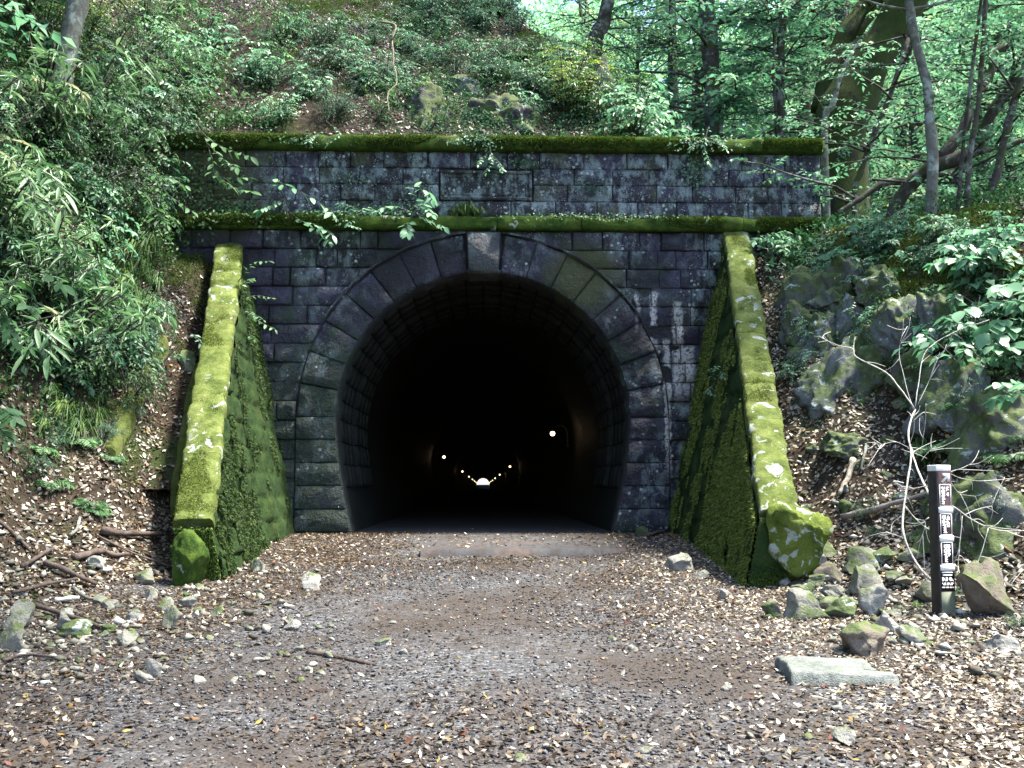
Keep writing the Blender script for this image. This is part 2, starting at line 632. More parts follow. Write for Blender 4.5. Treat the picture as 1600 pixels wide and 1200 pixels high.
# ------------------------------------------------------------------ tunnel portal
portal = empty('tunnel_portal', (0, YP, 0), 'dark stone arched tunnel portal with mossy mouldings and blank plaque', 'tunnel portal')
portal_inv = Vector((0, -YP, 0))


def pobj(name, V, polys, mat, parent=portal, sm=False, tint=None):
    """a part of the portal, its vertices in world coordinates"""
    V = np.asarray(V, float).copy()
    V[:, 1] -= YP
    return obj(name, make_mesh(name, V, polys, mat, tint, sm), parent)


# core behind the stones
def core():
    B = Buf()
    y0, y1 = YP + 0.016, 15.25
    # ring strips
    ths = np.linspace(0, math.pi, 41)
    inn = np.stack([R_IN * np.cos(ths), Z_SPR + R_IN * np.sin(ths)], -1)
    out = np.stack([R_OUT * np.cos(ths), Z_SPR + R_OUT * np.sin(ths)], -1)
    zz = np.linspace(-0.6, Z_SPR, 9)[:-1]
    r_in = np.stack([half_w(zz), zz], -1)
    r_out = np.stack([np.full(8, R_OUT), zz], -1)
    inn = np.vstack([r_in, inn, (r_in * [-1, 1])[::-1]])
    out = np.vstack([r_out, out, (r_out * [-1, 1])[::-1]])
    n = len(inn)
    P = np.vstack([np.c_[inn[:, 0], np.full(n, y0), inn[:, 1]], np.c_[out[:, 0], np.full(n, y0), out[:, 1]], np.c_[inn[:, 0], np.full(n, y1), inn[:, 1]]])
    i = np.arange(n - 1)
    B.add(P, None, np.vstack([np.c_[i, i + 1, n + i + 1, n + i], np.c_[i, 2 * n + i, 2 * n + i + 1, i + 1]]))
    # field columns
    xx = np.unique(np.concatenate([np.linspace(X_L, -R_OUT, 4), out[:, 0], np.linspace(R_OUT, X_R - 0.03, 4)]))
    for a, b in zip(xx[:-1], xx[1:]):
        zl = [Z_SPR + math.sqrt(max(R_OUT ** 2 - t * t, 0)) if abs(t) <= R_OUT + 1e-6 and abs((a + b) / 2) < R_OUT else -0.6 for t in (a, b)]
        B.add([[a, y0, zl[0]], [b, y0, zl[1]], [b, y0, 5.7], [a, y0, 5.7]], None, [[0, 1, 2, 3]])
    # right end, back
    B.add([[X_R - 0.03, y0, -0.6], [X_R - 0.03, y1, -0.6], [X_R - 0.03, y1, 5.7], [X_R - 0.03, y0, 5.7]], None, [[0, 1, 2, 3]])
    B.add([[X_L, y0, 5.7], [X_R - 0.03, y0, 5.7], [X_R - 0.03, y1, 5.7], [X_L, y1, 5.7]], None, [[0, 1, 2, 3]])
    V = np.concatenate(B.V)
    pobj('wall_core', V, [np.concatenate(B.Q)], M_MORTAR)


core()
_bn = [0]


def block_mesh(q, depth=0.16, proud=0.035, joint=0.0055, gx=6, gz=4, rough=0.03, y0=YP):
    """rock-faced stone on the quad q = [(x,z) bl, br, tr, tl]"""
    _bn[0] += 1
    q = np.asarray(q, float)
    c = q.mean(0)
    q = q + (c - q) / (np.linalg.norm(c - q, axis=1)[:, None] + 1e-9) * joint * 1.4
    ua = np.concatenate([[0], np.linspace(0.035, 0.965, gx - 1), [1]]) if gx > 2 else np.linspace(0, 1, gx + 1)
    va = np.concatenate([[0], np.linspace(0.07, 0.93, gz - 1), [1]]) if gz > 2 else np.linspace(0, 1, gz + 1)
    u, v = np.meshgrid(ua, va, indexing='ij')
    P = ((1 - u) * (1 - v))[..., None] * q[0] + (u * (1 - v))[..., None] * q[1] + (u * v)[..., None] * q[2] + ((1 - u) * v)[..., None] * q[3]
    e = ((u > 0) & (u < 1) & (v > 0) & (v < 1)).astype(float)
    P3 = np.stack([P[..., 0] + _bn[0] * 3.7, P[..., 1], np.zeros_like(u)], -1)
    nz = vnoise(P3, 4.0, _bn[0]) + 0.7 * vnoise(P3, 9.5, _bn[0] + 1)
    y = y0 - proud * (0.35 + 0.65 * e) - rough * nz * (0.35 + 0.65 * e)
    F_ = np.stack([P[..., 0], y, P[..., 1]], -1).reshape(-1, 3)
    n = (gz + 1)
    I, J = np.meshgrid(np.arange(gx), np.arange(gz), indexing='ij')
    Qf = np.stack([I * n + J, (I + 1) * n + J, (I + 1) * n + J + 1, I * n + J + 1], -1).reshape(-1, 4)
    per = [i * n for i in range(gx + 1)] + [gx * n + j for j in range(1, gz + 1)] + [i * n + gz for i in range(gx - 1, -1, -1)] + [j for j in range(gz - 1, 0, -1)]
    per = np.array(per)
    Bk = F_[per].copy()
    Bk[:, 1] = y0 + depth
    m = len(per)
    k = np.arange(m)
    nf = len(F_)
    Qs = np.stack([per, nf + k, nf + (k + 1) % m, per[(k + 1) % m]], -1)
    return np.vstack([F_, Bk]), [np.vstack([Qf, Qs])]


def ring_x(z):
    return math.sqrt(max(R_OUT ** 2 - (z - Z_SPR) ** 2, 0)) if z > Z_SPR else R_OUT


# coursed facing below the string course
rows = 16
hrow = Z_STR / rows
rr = random.Random(4)
for r in range(rows):
    z0, z1 = r * hrow, (r + 1) * hrow
    for s in (-1, 1):
        a0, a1 = max(ring_x(z0), 0.26), max(ring_x(z1), 0.26)
        xmax = 3.75 if (s < 0 or z1 < 3.4) else X_R - 0.02
        if s < 0 and z1 > 3.9:
            xmax = 4.6
        xcur0, xcur1 = a0, a1
        first = True
        while min(xcur0, xcur1) < xmax - 0.05:
            wd = rr.uniform(0.40, 0.64) if rr.random() < 0.75 else rr.uniform(0.24, 0.34)
            nxt = max(xcur0, xcur1) + (wd * (0.7 if first and r % 2 else 1))
            if nxt > xmax - 0.22:
                nxt = xmax
            q = [(s * xcur0, z0), (s * nxt, z0), (s * nxt, z1), (s * xcur1, z1)]
            if s < 0:
                q = [q[1], q[0], q[3], q[2]]
            Vb, Pb = block_mesh(q, proud=rr.uniform(0.015, 0.045), rough=0.05)
            pobj('stone_block', Vb, Pb, M_STONE)
            xcur0 = xcur1 = nxt
            first = False
# parapet courses
PZ = np.linspace(Z_STR2, Z_COP, 5)
PLQ = (-0.63, 0.70, 4.86, 5.30)
for r in range(4):
    z0, z1 = PZ[r], PZ[r + 1]
    x = X_L + (0.27 if r % 2 else 0)
    first = True
    while x < X_R - 0.02:
        nx_ = x + rr.uniform(0.46, 0.66)
        if nx_ > X_R - 0.25:
            nx_ = X_R
        if r in (1, 2):          # leave the plaque's place open
            if x < PLQ[0] < nx_ or abs(nx_ - PLQ[0]) < 0.15:
                nx_ = PLQ[0] - 0.02
            if x >= PLQ[0] - 0.03 and x < PLQ[1]:
                x = PLQ[1] + 0.02
                continue
        Vb, Pb = block_mesh([(x, z0), (nx_, z0), (nx_, z1), (x, z1)], proud=rr.uniform(0.012, 0.032), rough=0.03, joint=0.005)
        pobj('stone_block', Vb, Pb, M_STONE)
        x = nx_

# voussoirs
NV = 8
key = 0.235
th_key = math.asin(key / R_IN)
for s in (-1, 1):
    e = np.linspace(th_key, math.pi / 2 + 0.0, NV + 1)
    for k in range(NV):
        a, b = e[k], e[k + 1]
        pts = []
        for (t, R) in ((a, R_IN), (b, R_IN), (b, R_OUT), (a, R_OUT)):
            pts.append((s * R * math.sin(t), Z_SPR + R * math.cos(t)))
        q = [pts[1], pts[0], pts[3], pts[2]] if s > 0 else [pts[0], pts[1], pts[2], pts[3]]
        if s > 0:
            q = [pts[0], pts[3], pts[2], pts[1]]
            q = q[::-1]
        Vb, Pb = block_mesh(q, depth=0.5, proud=rr.uniform(0.022, 0.04), rough=0.035, joint=0.005, gx=5, gz=5)
        pobj('voussoir', Vb, Pb, M_STONE)
    zz = np.linspace(-0.25, Z_SPR, 7)
    for k in range(6):
        z0, z1 = zz[k], zz[k + 1]
        wq = 0.6 if k % 2 else 0.56
        q = [(s * float(half_w(z0)), z0), (s * R_OUT, z0 + 0.0), (s * R_OUT, z1), (s * float(half_w(z1)), z1)]
        if s < 0:
            q = [q[1], q[0], q[3], q[2]]
        Vb, Pb = block_mesh(q, depth=0.5, proud=rr.uniform(0.022, 0.04), rough=0.035, joint=0.0045, gx=5, gz=4)
        pobj('voussoir', Vb, Pb, M_STONE)
# keystone: smooth face, proud, hanging a little below the ring
kz0, kz1 = Z_SPR + R_IN - 0.03, Z_STR - 0.01
q = [(-key + 0.02, kz0), (key - 0.02, kz0), (key + 0.015, kz1), (-key - 0.015, kz1)]
Vb, Pb = block_mesh(q, depth=0.5, proud=0.115, rough=0.006, joint=0.0, gx=4, gz=4)
pobj('keystone', Vb, Pb, M_PLAQUE)
Vb, Pb = block_mesh([(-key - 0.005, kz0 + 0.015), (key + 0.005, kz0 + 0.015), (key + 0.005, kz0 + 0.055), (-key - 0.005, kz0 + 0.055)], depth=0.2, proud=0.135, rough=0.002, joint=0.0, gx=4, gz=1)
pobj('keystone_lip', Vb, Pb, M_PLAQUE)

# thin label moulding over the ring
for s in (-1, 1):
    pts = []
    for t in np.linspace(0.10, 1.02, 16):
        R = R_OUT + 0.025
        pts.append((s * R * math.sin(t), YP - 0.045, Z_SPR + R * math.cos(t)))
    B = Buf()
    B.tube(catmull(pts, 2), 0.016, 6, wob=0.5)
    pobj('label_moulding', np.concatenate(B.V), [np.concatenate(B.T), np.concatenate(B.Q)], M_PLAQUE)

# plaque with raised frame
x0, x1, z0, z1 = PLQ
Vb, Pb = block_mesh([(x0, z0), (x1, z0), (x1, z1), (x0, z1)], depth=0.1, proud=0.0, rough=0.004, joint=0, gx=8, gz=4)
plq = pobj('plaque', Vb, Pb, M_PLAQUE)
for (a, b, c, d, pr) in ((x0, x1, z1 - 0.045, z1, 0.06), (x0, x1, z0, z0 + 0.045, 0.06), (x0, x0 + 0.05, z0 + 0.047, z1 - 0.047, 0.058), (x1 - 0.05, x1, z0 + 0.047, z1 - 0.047, 0.058)):
    Vb, Pb = block_mesh([(a, c), (b, c), (b, d), (a, d)], depth=0.05, proud=pr, rough=0.006, joint=0, gx=6, gz=2)
    pobj('plaque_frame', Vb, Pb, M_PLAQUE, plq)
for (a, b, c, d) in ((x0 + 0.09, x1 - 0.09, z1 - 0.10, z1 - 0.085), (x0 + 0.09, x1 - 0.09, z0 + 0.085, z0 + 0.10), (x0 + 0.09, x0 + 0.105, z0 + 0.102, z1 - 0.102), (x1 - 0.105, x1 - 0.09, z0 + 0.102, z1 - 0.102)):
    Vb, Pb = block_mesh([(a, c), (b, c), (b, d), (a, d)], depth=0.03, proud=0.022, rough=0.001, joint=0, gx=6, gz=1)
    pobj('plaque_frame', Vb, Pb, M_PLAQUE, plq)
# the little bracket under the plaque
Vb, Pb = block_mesh([(0.42, 4.79), (0.57, 4.79), (0.57, 4.84), (0.42, 4.84)], depth=0.05, proud=0.09, rough=0.004, joint=0, gx=2, gz=1)
pobj('plaque_bracket', Vb, Pb, M_PLAQUE, plq)

# moulded courses: rounded profile, stone by stone
def moulding(name, zb, zt, out, back, xa, xb, mat, seed, step=1.12):
    prof = [(0.0, zb), (-out * 0.7, zb + 0.002), (-out * 0.95, zb + 0.02), (-out, zb + (zt - zb) * 0.35), (-out * 1.0, zb + (zt - zb) * 0.7), (-out * 0.93, zb + (zt - zb) * 0.90), (-out * 0.7, zt), (0.0, zt + 0.012), (back, zt + 0.012)]
    prof = np.array(prof)
    x = xa
    rs = random.Random(seed)
    while x < xb - 0.01:
        x2 = min(x + step * rs.uniform(0.85, 1.15), xb)
        if xb - x2 < 0.4:
            x2 = xb
        nxx = max(4, int((x2 - x) / 0.06))
        us = np.linspace(x, x2, nxx + 1)
        us[0] += 0.004
        us[-1] -= 0.004
        P = np.zeros((nxx + 1, len(prof), 3))
        P[..., 0] = us[:, None]
        P[..., 1] = YP + prof[None, :, 0]
        P[..., 2] = prof[None, :, 1]
        d = 0.03 * vnoise(P, 2.2, seed) + 0.028 * vnoise(P, 8, seed + 1)
        end = np.minimum(us - us[0], us[-1] - us)
        d = d - 0.012 * np.exp(-(end / 0.02) ** 2)[:, None]
        nrm = np.zeros_like(P)
        c = np.array([back * 0.2, (zb + zt) / 2])
        dv = prof - c
        dv /= np.linalg.norm(dv, axis=1)[:, None]
        nrm[..., 1] = dv[None, :, 0]
        nrm[..., 2] = dv[None, :, 1]
        msk = np.ones(len(prof))
        msk[0] = msk[-1] = 0
        P = P + nrm * (d * msk[None])[..., None]
        n = len(prof)
        I, J = np.meshgrid(np.arange(nxx), np.arange(n - 1), indexing='ij')
        Qm = np.stack([I * n + J, (I + 1) * n + J, (I + 1) * n + J + 1, I * n + J + 1], -1).reshape(-1, 4)
        PV = np.vstack([P.reshape(-1, 3), P[0], P[-1]])
        polys = [Qm, (nxx + 1) * n + np.array([list(range(n))]), (nxx + 2) * n + np.array([list(range(n))[::-1]])]
        pobj(name, PV, polys, mat, sm=True)
        x = x2


moulding('string_course_stone', Z_STR, Z_STR2, 0.145, 0.05, X_L, X_R + 0.07, M_MOSS_MOULD, 21)
moulding('coping_stone', Z_COP, Z_COP2, 0.145, 0.5, X_L, X_R + 0.05, M_MOSS_MOULD, 31)

# ------------------------------------------------------------------ wing walls
def wing(s, label):
    q = WING[s]
    root = empty('wing_wall', (s * 2.6, q['y1'], 0), label, 'wing wall')
    off = np.array([s * 2.6, q['y1'], 0])
    ya, yb = q['y1'], YP + 0.02
    # battered inner face, front end and outer face as one body
    ny_, nz_ = 120, 90
    Yg, T = np.meshgrid(np.linspace(ya, yb, ny_), np.linspace(0, 1, nz_), indexing='ij')
    zr = wing_ridge(s, Yg) - 0.05
    Zg = -0.75 + (zr + 0.75) * T
    nz3 = 0.035 * vnoise(np.stack([Zg * 0.3, Yg, Zg], -1), 2.2, 40 + s) + 0.02 * vnoise(np.stack([Zg, Yg, Zg], -1), 7, 41)
    crs = Zg / 0.30 + 0.12 * vnoise(np.stack([Zg * 0, Yg, Zg], -1), 0.8, 44)
    row = np.floor(crs)
    fr = np.abs(crs - row - 0.5) * 2
    jy = Yg / 0.52 + 0.5 * (row % 2) + 0.23 * np.sin(row * 2.3)
    fj = np.abs(jy - np.floor(jy) - 0.5) * 2
    groove = np.maximum(smooth(0.80, 0.98, fr), smooth(0.88, 0.99, fj))
    nz3 = nz3 + 0.035 * groove - 0.02 * np.clip(vnoise(np.stack([np.floor(jy), row, 0 * row], -1), 1.0, 45), -1, 1)
    Xg = s * (2.6 + BAT * Zg + nz3)
    A = np.stack([Xg, Yg, Zg], -1).reshape(-1, 3)
    n = nz_
    I, J = np.meshgrid(np.arange(ny_ - 1), np.arange(n - 1), indexing='ij')
    Qa = np.stack([I * n + J, (I + 1) * n + J, (I + 1) * n + J + 1, I * n + J + 1], -1).reshape(-1, 4)
    B = Buf()
    B.add(A, None, Qa)
    # end face
    zt = np.linspace(-0.75, wing_ridge(s, ya) - 0.05, 8)
    ex = np.linspace(0, q['w'], 5)
    E = np.array([[s * (2.6 + BAT * z + x), ya - 0.02 - 0.07 * float(vnoise(np.array([x * 1.0, z, s * 3.0]), 4.0, 9)), z] for z in zt for x in ex])
    Qe = np.array([[i * 5 + j, i * 5 + j + 1, (i + 1) * 5 + j + 1, (i + 1) * 5 + j] for i in range(7) for j in range(4)])
    B.add(E, None, Qe)
    Yo = np.linspace(ya, yb, 20)
    zo = wing_ridge(s, Yo) - 0.05
    xo = s * (2.6 + BAT * zo + q['w'])
    O = np.vstack([np.c_[xo, Yo, zo], np.c_[xo, Yo, np.full(20, -0.75)]])
    i = np.arange(19)
    B.add(O, None, np.c_[i, i + 1, 20 + i + 1, 20 + i])
    Vv = np.concatenate(B.V) - off
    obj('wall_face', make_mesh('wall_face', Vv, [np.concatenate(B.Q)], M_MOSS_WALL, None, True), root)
    # coping stones down the slope
    nst = 10
    wv = q['w']
    prof = np.array([(0.012, -0.16), (-0.012, -0.05), (-0.008, 0.02), (0.014, 0.05), (0.09, 0.058), (wv * 0.5, 0.058), (wv - 0.08, 0.056), (wv - 0.014, 0.046), (wv + 0.012, 0.012), (wv + 0.015, -0.12), (wv, -0.3)])
    T = np.array([0, YP - ya, q['z0'] - q['z1']])
    L = np.linalg.norm(T)
    T = T / L
    Nn = np.array([0, -T[2], T[1]])
    rs = random.Random(50 + s)
    cuts = np.cumsum([0] + [rs.uniform(0.6, 1.6) for _ in range(nst)])
    cuts = cuts / cuts[-1] * (L + 0.02)
    for a, b in zip(cuts[:-1], cuts[1:]):
        m = max(5, int((b - a) / 0.05))
        us = np.linspace(a + 0.001, b - 0.001, m + 1)
        base_y = ya + T[1] * us
        base_z = q['z1'] + T[2] * us
        P = np.zeros((m + 1, len(prof), 3))
        hh = prof[None, :, 1]
        P[..., 1] = base_y[:, None] + Nn[1] * hh
        P[..., 2] = base_z[:, None] + Nn[2] * hh
        P[..., 0] = s * (2.6 + BAT * base_z[:, None] + prof[None, :, 0])
        d = 0.03 * vnoise(P, 4.0, 60 + s) + 0.014 * vnoise(P, 13, 61) + rs.uniform(-0.004, 0.004)
        end = np.minimum(us - us[0], us[-1] - us)
        d = d - 0.007 * np.exp(-(end / 0.012) ** 2)[:, None]
        dv = prof - np.array([wv / 2, -0.25])
        dv /= np.linalg.norm(dv, axis=1)[:, None]
        P[..., 0] += s * d * dv[None, :, 0] * 1.2
        P[..., 1] += d * dv[None, :, 1] * Nn[1]
        P[..., 2] += d * dv[None, :, 1] * Nn[2]
        n = len(prof)
        I, J = np.meshgrid(np.arange(m), np.arange(n - 1), indexing='ij')
        Qm = np.stack([I * n + J, (I + 1) * n + J, (I + 1) * n + J + 1, I * n + J + 1], -1).reshape(-1, 4)
        PV = np.vstack([P.reshape(-1, 3), P[0], P[-1]])
        polys = [Qm, (m + 1) * n + np.array([list(range(n))]), (m + 2) * n + np.array([list(range(n))[::-1]])]
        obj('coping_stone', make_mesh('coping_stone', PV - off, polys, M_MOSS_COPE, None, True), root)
    return root


wing_l = wing(-1, 'mossy sloping wing wall beside the leaf-filled drain channel, left of the arch')
wing_r = wing(1, 'mossy sloping wing wall ending at the lichen-spotted boulder, right of the arch')

# ------------------------------------------------------------------ tunnel
lin_prof = []
zz = np.linspace(-0.6, Z_SPR, 8)
a_ = np.stack([half_w(zz), zz], -1)
tt = np.linspace(0, math.pi, 25)[1:-1]
b_ = np.stack([R_IN * np.cos(tt), Z_SPR + R_IN * np.sin(tt)], -1)
lin_prof = np.vstack([a_, b_, (a_ * [-1, 1])[::-1]])


def off_prof(d):
    c = np.array([0, 1.5])
    v = lin_prof - c
    return lin_prof - v / np.linalg.norm(v, axis=1)[:, None] * d


pr = off_prof(-0.05)
ysec = [15.2, 15.7, 16.4, 17.5, 20, 25, 40, 80, 150, 250, Y_END]
n = len(pr)
P = np.concatenate([np.c_[pr[:, 0], np.full(n, y), pr[:, 1]] for y in ysec])
Qt = np.array([[i * n + j, i * n + j + 1, (i + 1) * n + j + 1, (i + 1) * n + j] for i in range(len(ysec) - 1) for j in range(n - 1)])
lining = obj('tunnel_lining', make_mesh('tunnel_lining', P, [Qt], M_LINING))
lining['kind'] = 'structure'
# stones of the first metres of the vault, course by course
ring_meshes = {}
for sec, (ys0, cnt, inset) in enumerate(((15.27, 3, 0.0), (16.65, 4, 0.06))):
    pi_ = off_prof(inset)
    po_ = off_prof(-0.06)
    for k in range(cnt):
        for j in range(4, n - 5):
            keyj = (sec, j)
            if keyj not in ring_meshes:
                a, b, c, d = pi_[j], pi_[j + 1], po_[j + 1], po_[j]
                e0 = a + (b - a) * 0.035
                e1 = b + (a - b) * 0.035
                mid = (a + b) / 2
                inn_ = (np.array([0, 1.5]) - mid)
                inn_ = inn_ / np.linalg.norm(inn_)
                g = [(0.012, e0), (0.012, e1), (0.438, e1), (0.438, e0)]
                bm_ = []
                for yy_, p_ in g:
                    bm_.append([p_[0], yy_, p_[1]])
                cc = [[mid[0] + inn_[0] * 0.018, 0.225, mid[1] + inn_[1] * 0.018]]
                bk = [[d[0], 0.0, d[1]], [c[0], 0.0, c[1]], [c[0], 0.45, c[1]], [d[0], 0.45, d[1]]]
                Vv = np.array(bm_ + cc + bk)
                T_ = np.array([[0, 1, 4], [1, 2, 4], [2, 3, 4], [3, 0, 4]])
                Q_ = np.array([[0, 5, 6, 1], [1, 6, 7, 2], [2, 7, 8, 3], [3, 8, 5, 0]])
                ring_meshes[keyj] = make_mesh('lining_stone', Vv, [T_, Q_], M_LINING)
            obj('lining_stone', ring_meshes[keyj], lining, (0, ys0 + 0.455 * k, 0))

M_CONC = Mat('worn_concrete', 0.85, 0.3)
_c = M_CONC.mix(M_CONC.noise(5, 6, 0.7), (0.025, 0.025, 0.027), (0.075, 0.075, 0.078))
_c = M_CONC.mix(M_CONC.rng(M_CONC.noise(1.6, 4), 0.5, 0.65), _c, (0.07, 0.052, 0.045))
_c = M_CONC.mix(M_CONC.math('MULTIPLY', M_CONC.rng(M_CONC.noise(7, 6, 0.75), 0.46, 0.58), 0.7), _c, (0.035, 0.027, 0.023))
M_CONC.color(_c)
M_CONC.bump(M_CONC.noise(30, 5), 0.5, 0.01)
M_CONC = M_CONC.m
fl = [[s_ * 2.1, y_, z_] for (y_, z_) in ((14.9, 0.054), (30, 0.05), (315, 0.0), (Y_END + 1, 1.75)) for s_ in (-1, 1)]
o = obj('tunnel_floor', make_mesh('tunnel_floor', fl, [np.array([[0, 1, 3, 2], [2, 3, 5, 4], [4, 5, 7, 6]])], M_CONC))
o['kind'] = 'structure'
# concrete apron at the mouth: an uneven front edge
us = np.linspace(-0.75, 1.75, 24)
B = Buf()
fy = 12.55 + 0.16 * n2(us, us * 0, 1.6, 5) + 0.12 * np.abs(us - 0.2) ** 1.4
fz = -0.035 + 0 * us
for k in range(23):
    a, b = us[k], us[k + 1]
    B.add([[a, fy[k], fz[k]], [b, fy[k + 1], fz[k + 1]], [b, 15.0, 0.062], [a, 15.0, 0.062], [a, fy[k] - 0.02, -0.2], [b, fy[k + 1] - 0.02, -0.2]], None, [[0, 1, 2, 3], [4, 5, 1, 0]])
o = obj('concrete_apron', B.mesh('concrete_apron', M_CONC))
o['kind'] = 'structure'

# tunnel lamps, staggered along the two walls
M_LAMP = Mat('lamp_glow')
M_LAMP.b.inputs['Base Color'].default_value = (1, 0.85, 0.6, 1)
M_LAMP.b.inputs['Emission Color'].default_value = (1, 0.72, 0.38, 1)
M_LAMP.b.inputs['Emission Strength'].default_value = 2.6
M_LAMP = M_LAMP.m
M_IRON = Mat('dark_iron', 0.6, 0.5)
M_IRON.color((0.03, 0.025, 0.02))
M_IRON = M_IRON.m


def sphere_mesh(name, r, mat, nu=10, nv=7):
    V, Q_, T_ = [], [], []
    for i in range(nv + 1):
        for j in range(nu):
            a, b = math.pi * i / nv, 2 * math.pi * j / nu
            V.append((r * math.sin(a) * math.cos(b), r * math.sin(a) * math.sin(b), r * math.cos(a)))
    for i in range(nv):
        for j in range(nu):
            Q_.append([i * nu + j, (i + 1) * nu + j, (i + 1) * nu + (j + 1) % nu, i * nu + (j + 1) % nu])
    return make_mesh(name, V, [np.array(Q_)], mat, None, True)


globe_me = sphere_mesh('globe', 0.055, M_LAMP)
ORD = ['nearest', 'second', 'third', 'fourth', 'fifth', 'sixth', 'seventh', 'eighth']
for s, y0 in ((1, 24.2), (-1, 43.0)):
    for k in range(8):
        y = y0 + 38.5 * k
        sd = 'right' if s > 0 else 'left'
        root = empty('tunnel_lamp', (s * 1.98, y, 1.95), f'glowing wall lamp, {ORD[k]} in the {sd} row inside the tunnel', 'lamp', 'lamps along the tunnel walls')
        B = Buf()
        B.tube(catmull([(0, 0, -0.35), (-0.02 * s, 0, 0.06), (-0.15 * s, 0, 0.20), (-0.31 * s, 0, 0.16), (-0.36 * s, 0, 0.08)], 4), 0.012, 5)
        B.tube([(0.02 * s, 0, -0.30), (-0.03 * s, 0, -0.30)], 0.05, 8)
        obj('bracket', B.mesh('bracket', M_IRON), root)
        g = obj('globe', globe_me, root, (-0.36 * s, 0, 0.01))
        B = Buf()
        B.tube([(0, 0, 0.045), (0, 0, 0.075), (0, 0, 0.10)], [0.045, 0.03, 0.012], 8)
        obj('lamp_cap', B.mesh('lamp_cap', M_IRON), root, (-0.36 * s, 0, 0.01))
# ------------------------------------------------------------------ scatter helpers
def unit(v):
    return v / (np.linalg.norm(v, axis=-1, keepdims=True) + 1e-9)


def ground_normal(x, y):
    e = 0.06
    gx = (H(x + e, y) - H(x - e, y)) / (2 * e)
    gy = (H(x, y + e) - H(x, y - e)) / (2 * e)
    return unit(np.stack([-gx, -gy, np.ones_like(gx)], -1))


def project(P):
    d = np.asarray(P, float) - np.array([0, 0, EYE])
    zc = d @ FW
    return 800 + F * (d @ R_) / np.maximum(zc, .01), 600 - F * (d @ UP) / np.maximum(zc, .01), zc


def flat_leaves(B, P, Nn, size, rng, aspect=0.5, curl=0.25, lift=0.015, tint=None, tilt=0.35):
    """lying leaves: two folded triangles pairs each"""
    n = len(P)
    nn = unit(Nn + rng.normal(0, tilt, (n, 3)))
    r = unit(np.cross(nn, rng.normal(0, 1, (n, 3))))
    q = np.cross(nn, r)
    s = size * (0.45 + 1.25 * rng.uniform(0, 1, (n, 1)) ** 1.6)
    a = s * 0.5
    wdt = s * aspect * 0.5 * rng.uniform(0.7, 1.2, (n, 1))
    cu = s * curl * rng.uniform(-0.3, 1.0, (n, 1))
    c = P + nn * (lift * rng.uniform(0.3, 1.3, (n, 1)))
    V = np.stack([c - r * a + nn * cu * 0.6, c + q * wdt + nn * cu * 0.4, c + r * a + nn * cu * 0.5, c - q * wdt + nn * cu * 0.4], 1)
    b = np.arange(n)[:, None] * 4
    T = np.concatenate([b + np.array([[0, 3, 2]]), b + np.array([[0, 2, 1]])])
    if tint is None:
        tint = rng.uniform(0, 1, n)
    B.add(V.reshape(-1, 3), T, None, np.repeat(tint, 4))


LITTER = [(0.0, (0.020, 0.013, 0.009)), (0.25, (0.042, 0.027, 0.017)), (0.5, (0.072, 0.048, 0.028)), (0.66, (0.13, 0.10, 0.065)), (0.8, (0.22, 0.19, 0.145)), (0.93, (0.38, 0.35, 0.30)), (0.96, (0.26, 0.19, 0.035)), (0.985, (0.11, 0.03, 0.014))]
M_LITTER = leaf_mat('dead_leaves', LITTER, 0.12, 0.42, 0.5, 0)


def scatter_px(n, rng, xr, yr):
    """random ground points inside the part of xr * yr that lies within sight"""
    xs_, ys_ = [], []
    got = 0
    while got < n:
        x = rng.uniform(*xr, n)
        y = rng.uniform(*yr, n)
        k = (x > -0.5 * y - 0.6) & (x < 0.54 * y + 0.6)
        xs_.append(x[k])
        ys_.append(y[k])
        got += int(k.sum())
    return np.concatenate(xs_)[:n], np.concatenate(ys_)[:n]


def keep_view(x, y, m=60):
    z = H(x, y)
    px, py, zc = project(np.stack([x, y, z], -1))
    return (px > -m) & (px < 1600 + m) & (py > -m) & (py < 1200 + m) & (zc > 1)


def litter(name, n, xr, yr, dens, size, label, seed, tint_bias=None):
    rng = np.random.default_rng(seed)
    x, y = scatter_px(n, rng, xr, yr)
    k = rng.uniform(0, 1, n) < dens(x, y)
    k &= keep_view(x, y)
    x, y = x[k], y[k]
    z = H(x, y)
    N_ = ground_normal(x, y)
    t = rng.beta(1.3, 1.6, len(x)) * 0.93 + 0
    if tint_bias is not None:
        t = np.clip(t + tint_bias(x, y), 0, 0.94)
    t = np.where(rng.uniform(0, 1, len(x)) < 0.035, rng.uniform(0.95, 1.0, len(x)), t)
    B = Buf()
    flat_leaves(B, np.stack([x, y, z], -1), N_, size, rng, tint=np.clip(t, 0, 1))
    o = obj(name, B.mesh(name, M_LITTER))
    o['kind'] = 'stuff'
    o['label'] = label
    return o


def road_mask(x, y):
    uL = (x + 3.1) * -0.884 + (y - 10.3) * 0.468
    uR = (x - 3.2) * 0.76 + (y - 9.8) * 0.65
    inside = (np.abs(x) < 2.7) & (y > 9.8) & (y < 15.05)
    return ((uL < 0.1) & (uR < 0.1) & (y < 15.05)) | inside


def dens_road(x, y):
    d = 0.20 + 0.45 * smooth(0.6, 2.4, x) + 0.35 * smooth(-1.2, -2.6, x) * smooth(6.5, 9, y)
    d = d + 0.36 * n2(x * 0.7, y, 0.9, 71) + 0.35 * smooth(-1.3, -2.4, x) + 0.18 * n2(x, y, 3.1, 72)
    d = d + 0.25 * smooth(11.0, 12.2, y) * smooth(0.8, 1.8, np.abs(x))
    d = np.where((y > 12.5) & (x > -0.8) & (x < 1.7), 0.0, d)
    return np.where(road_mask(x, y) & (y < 15), np.clip(d, 0.06, 1), 0)


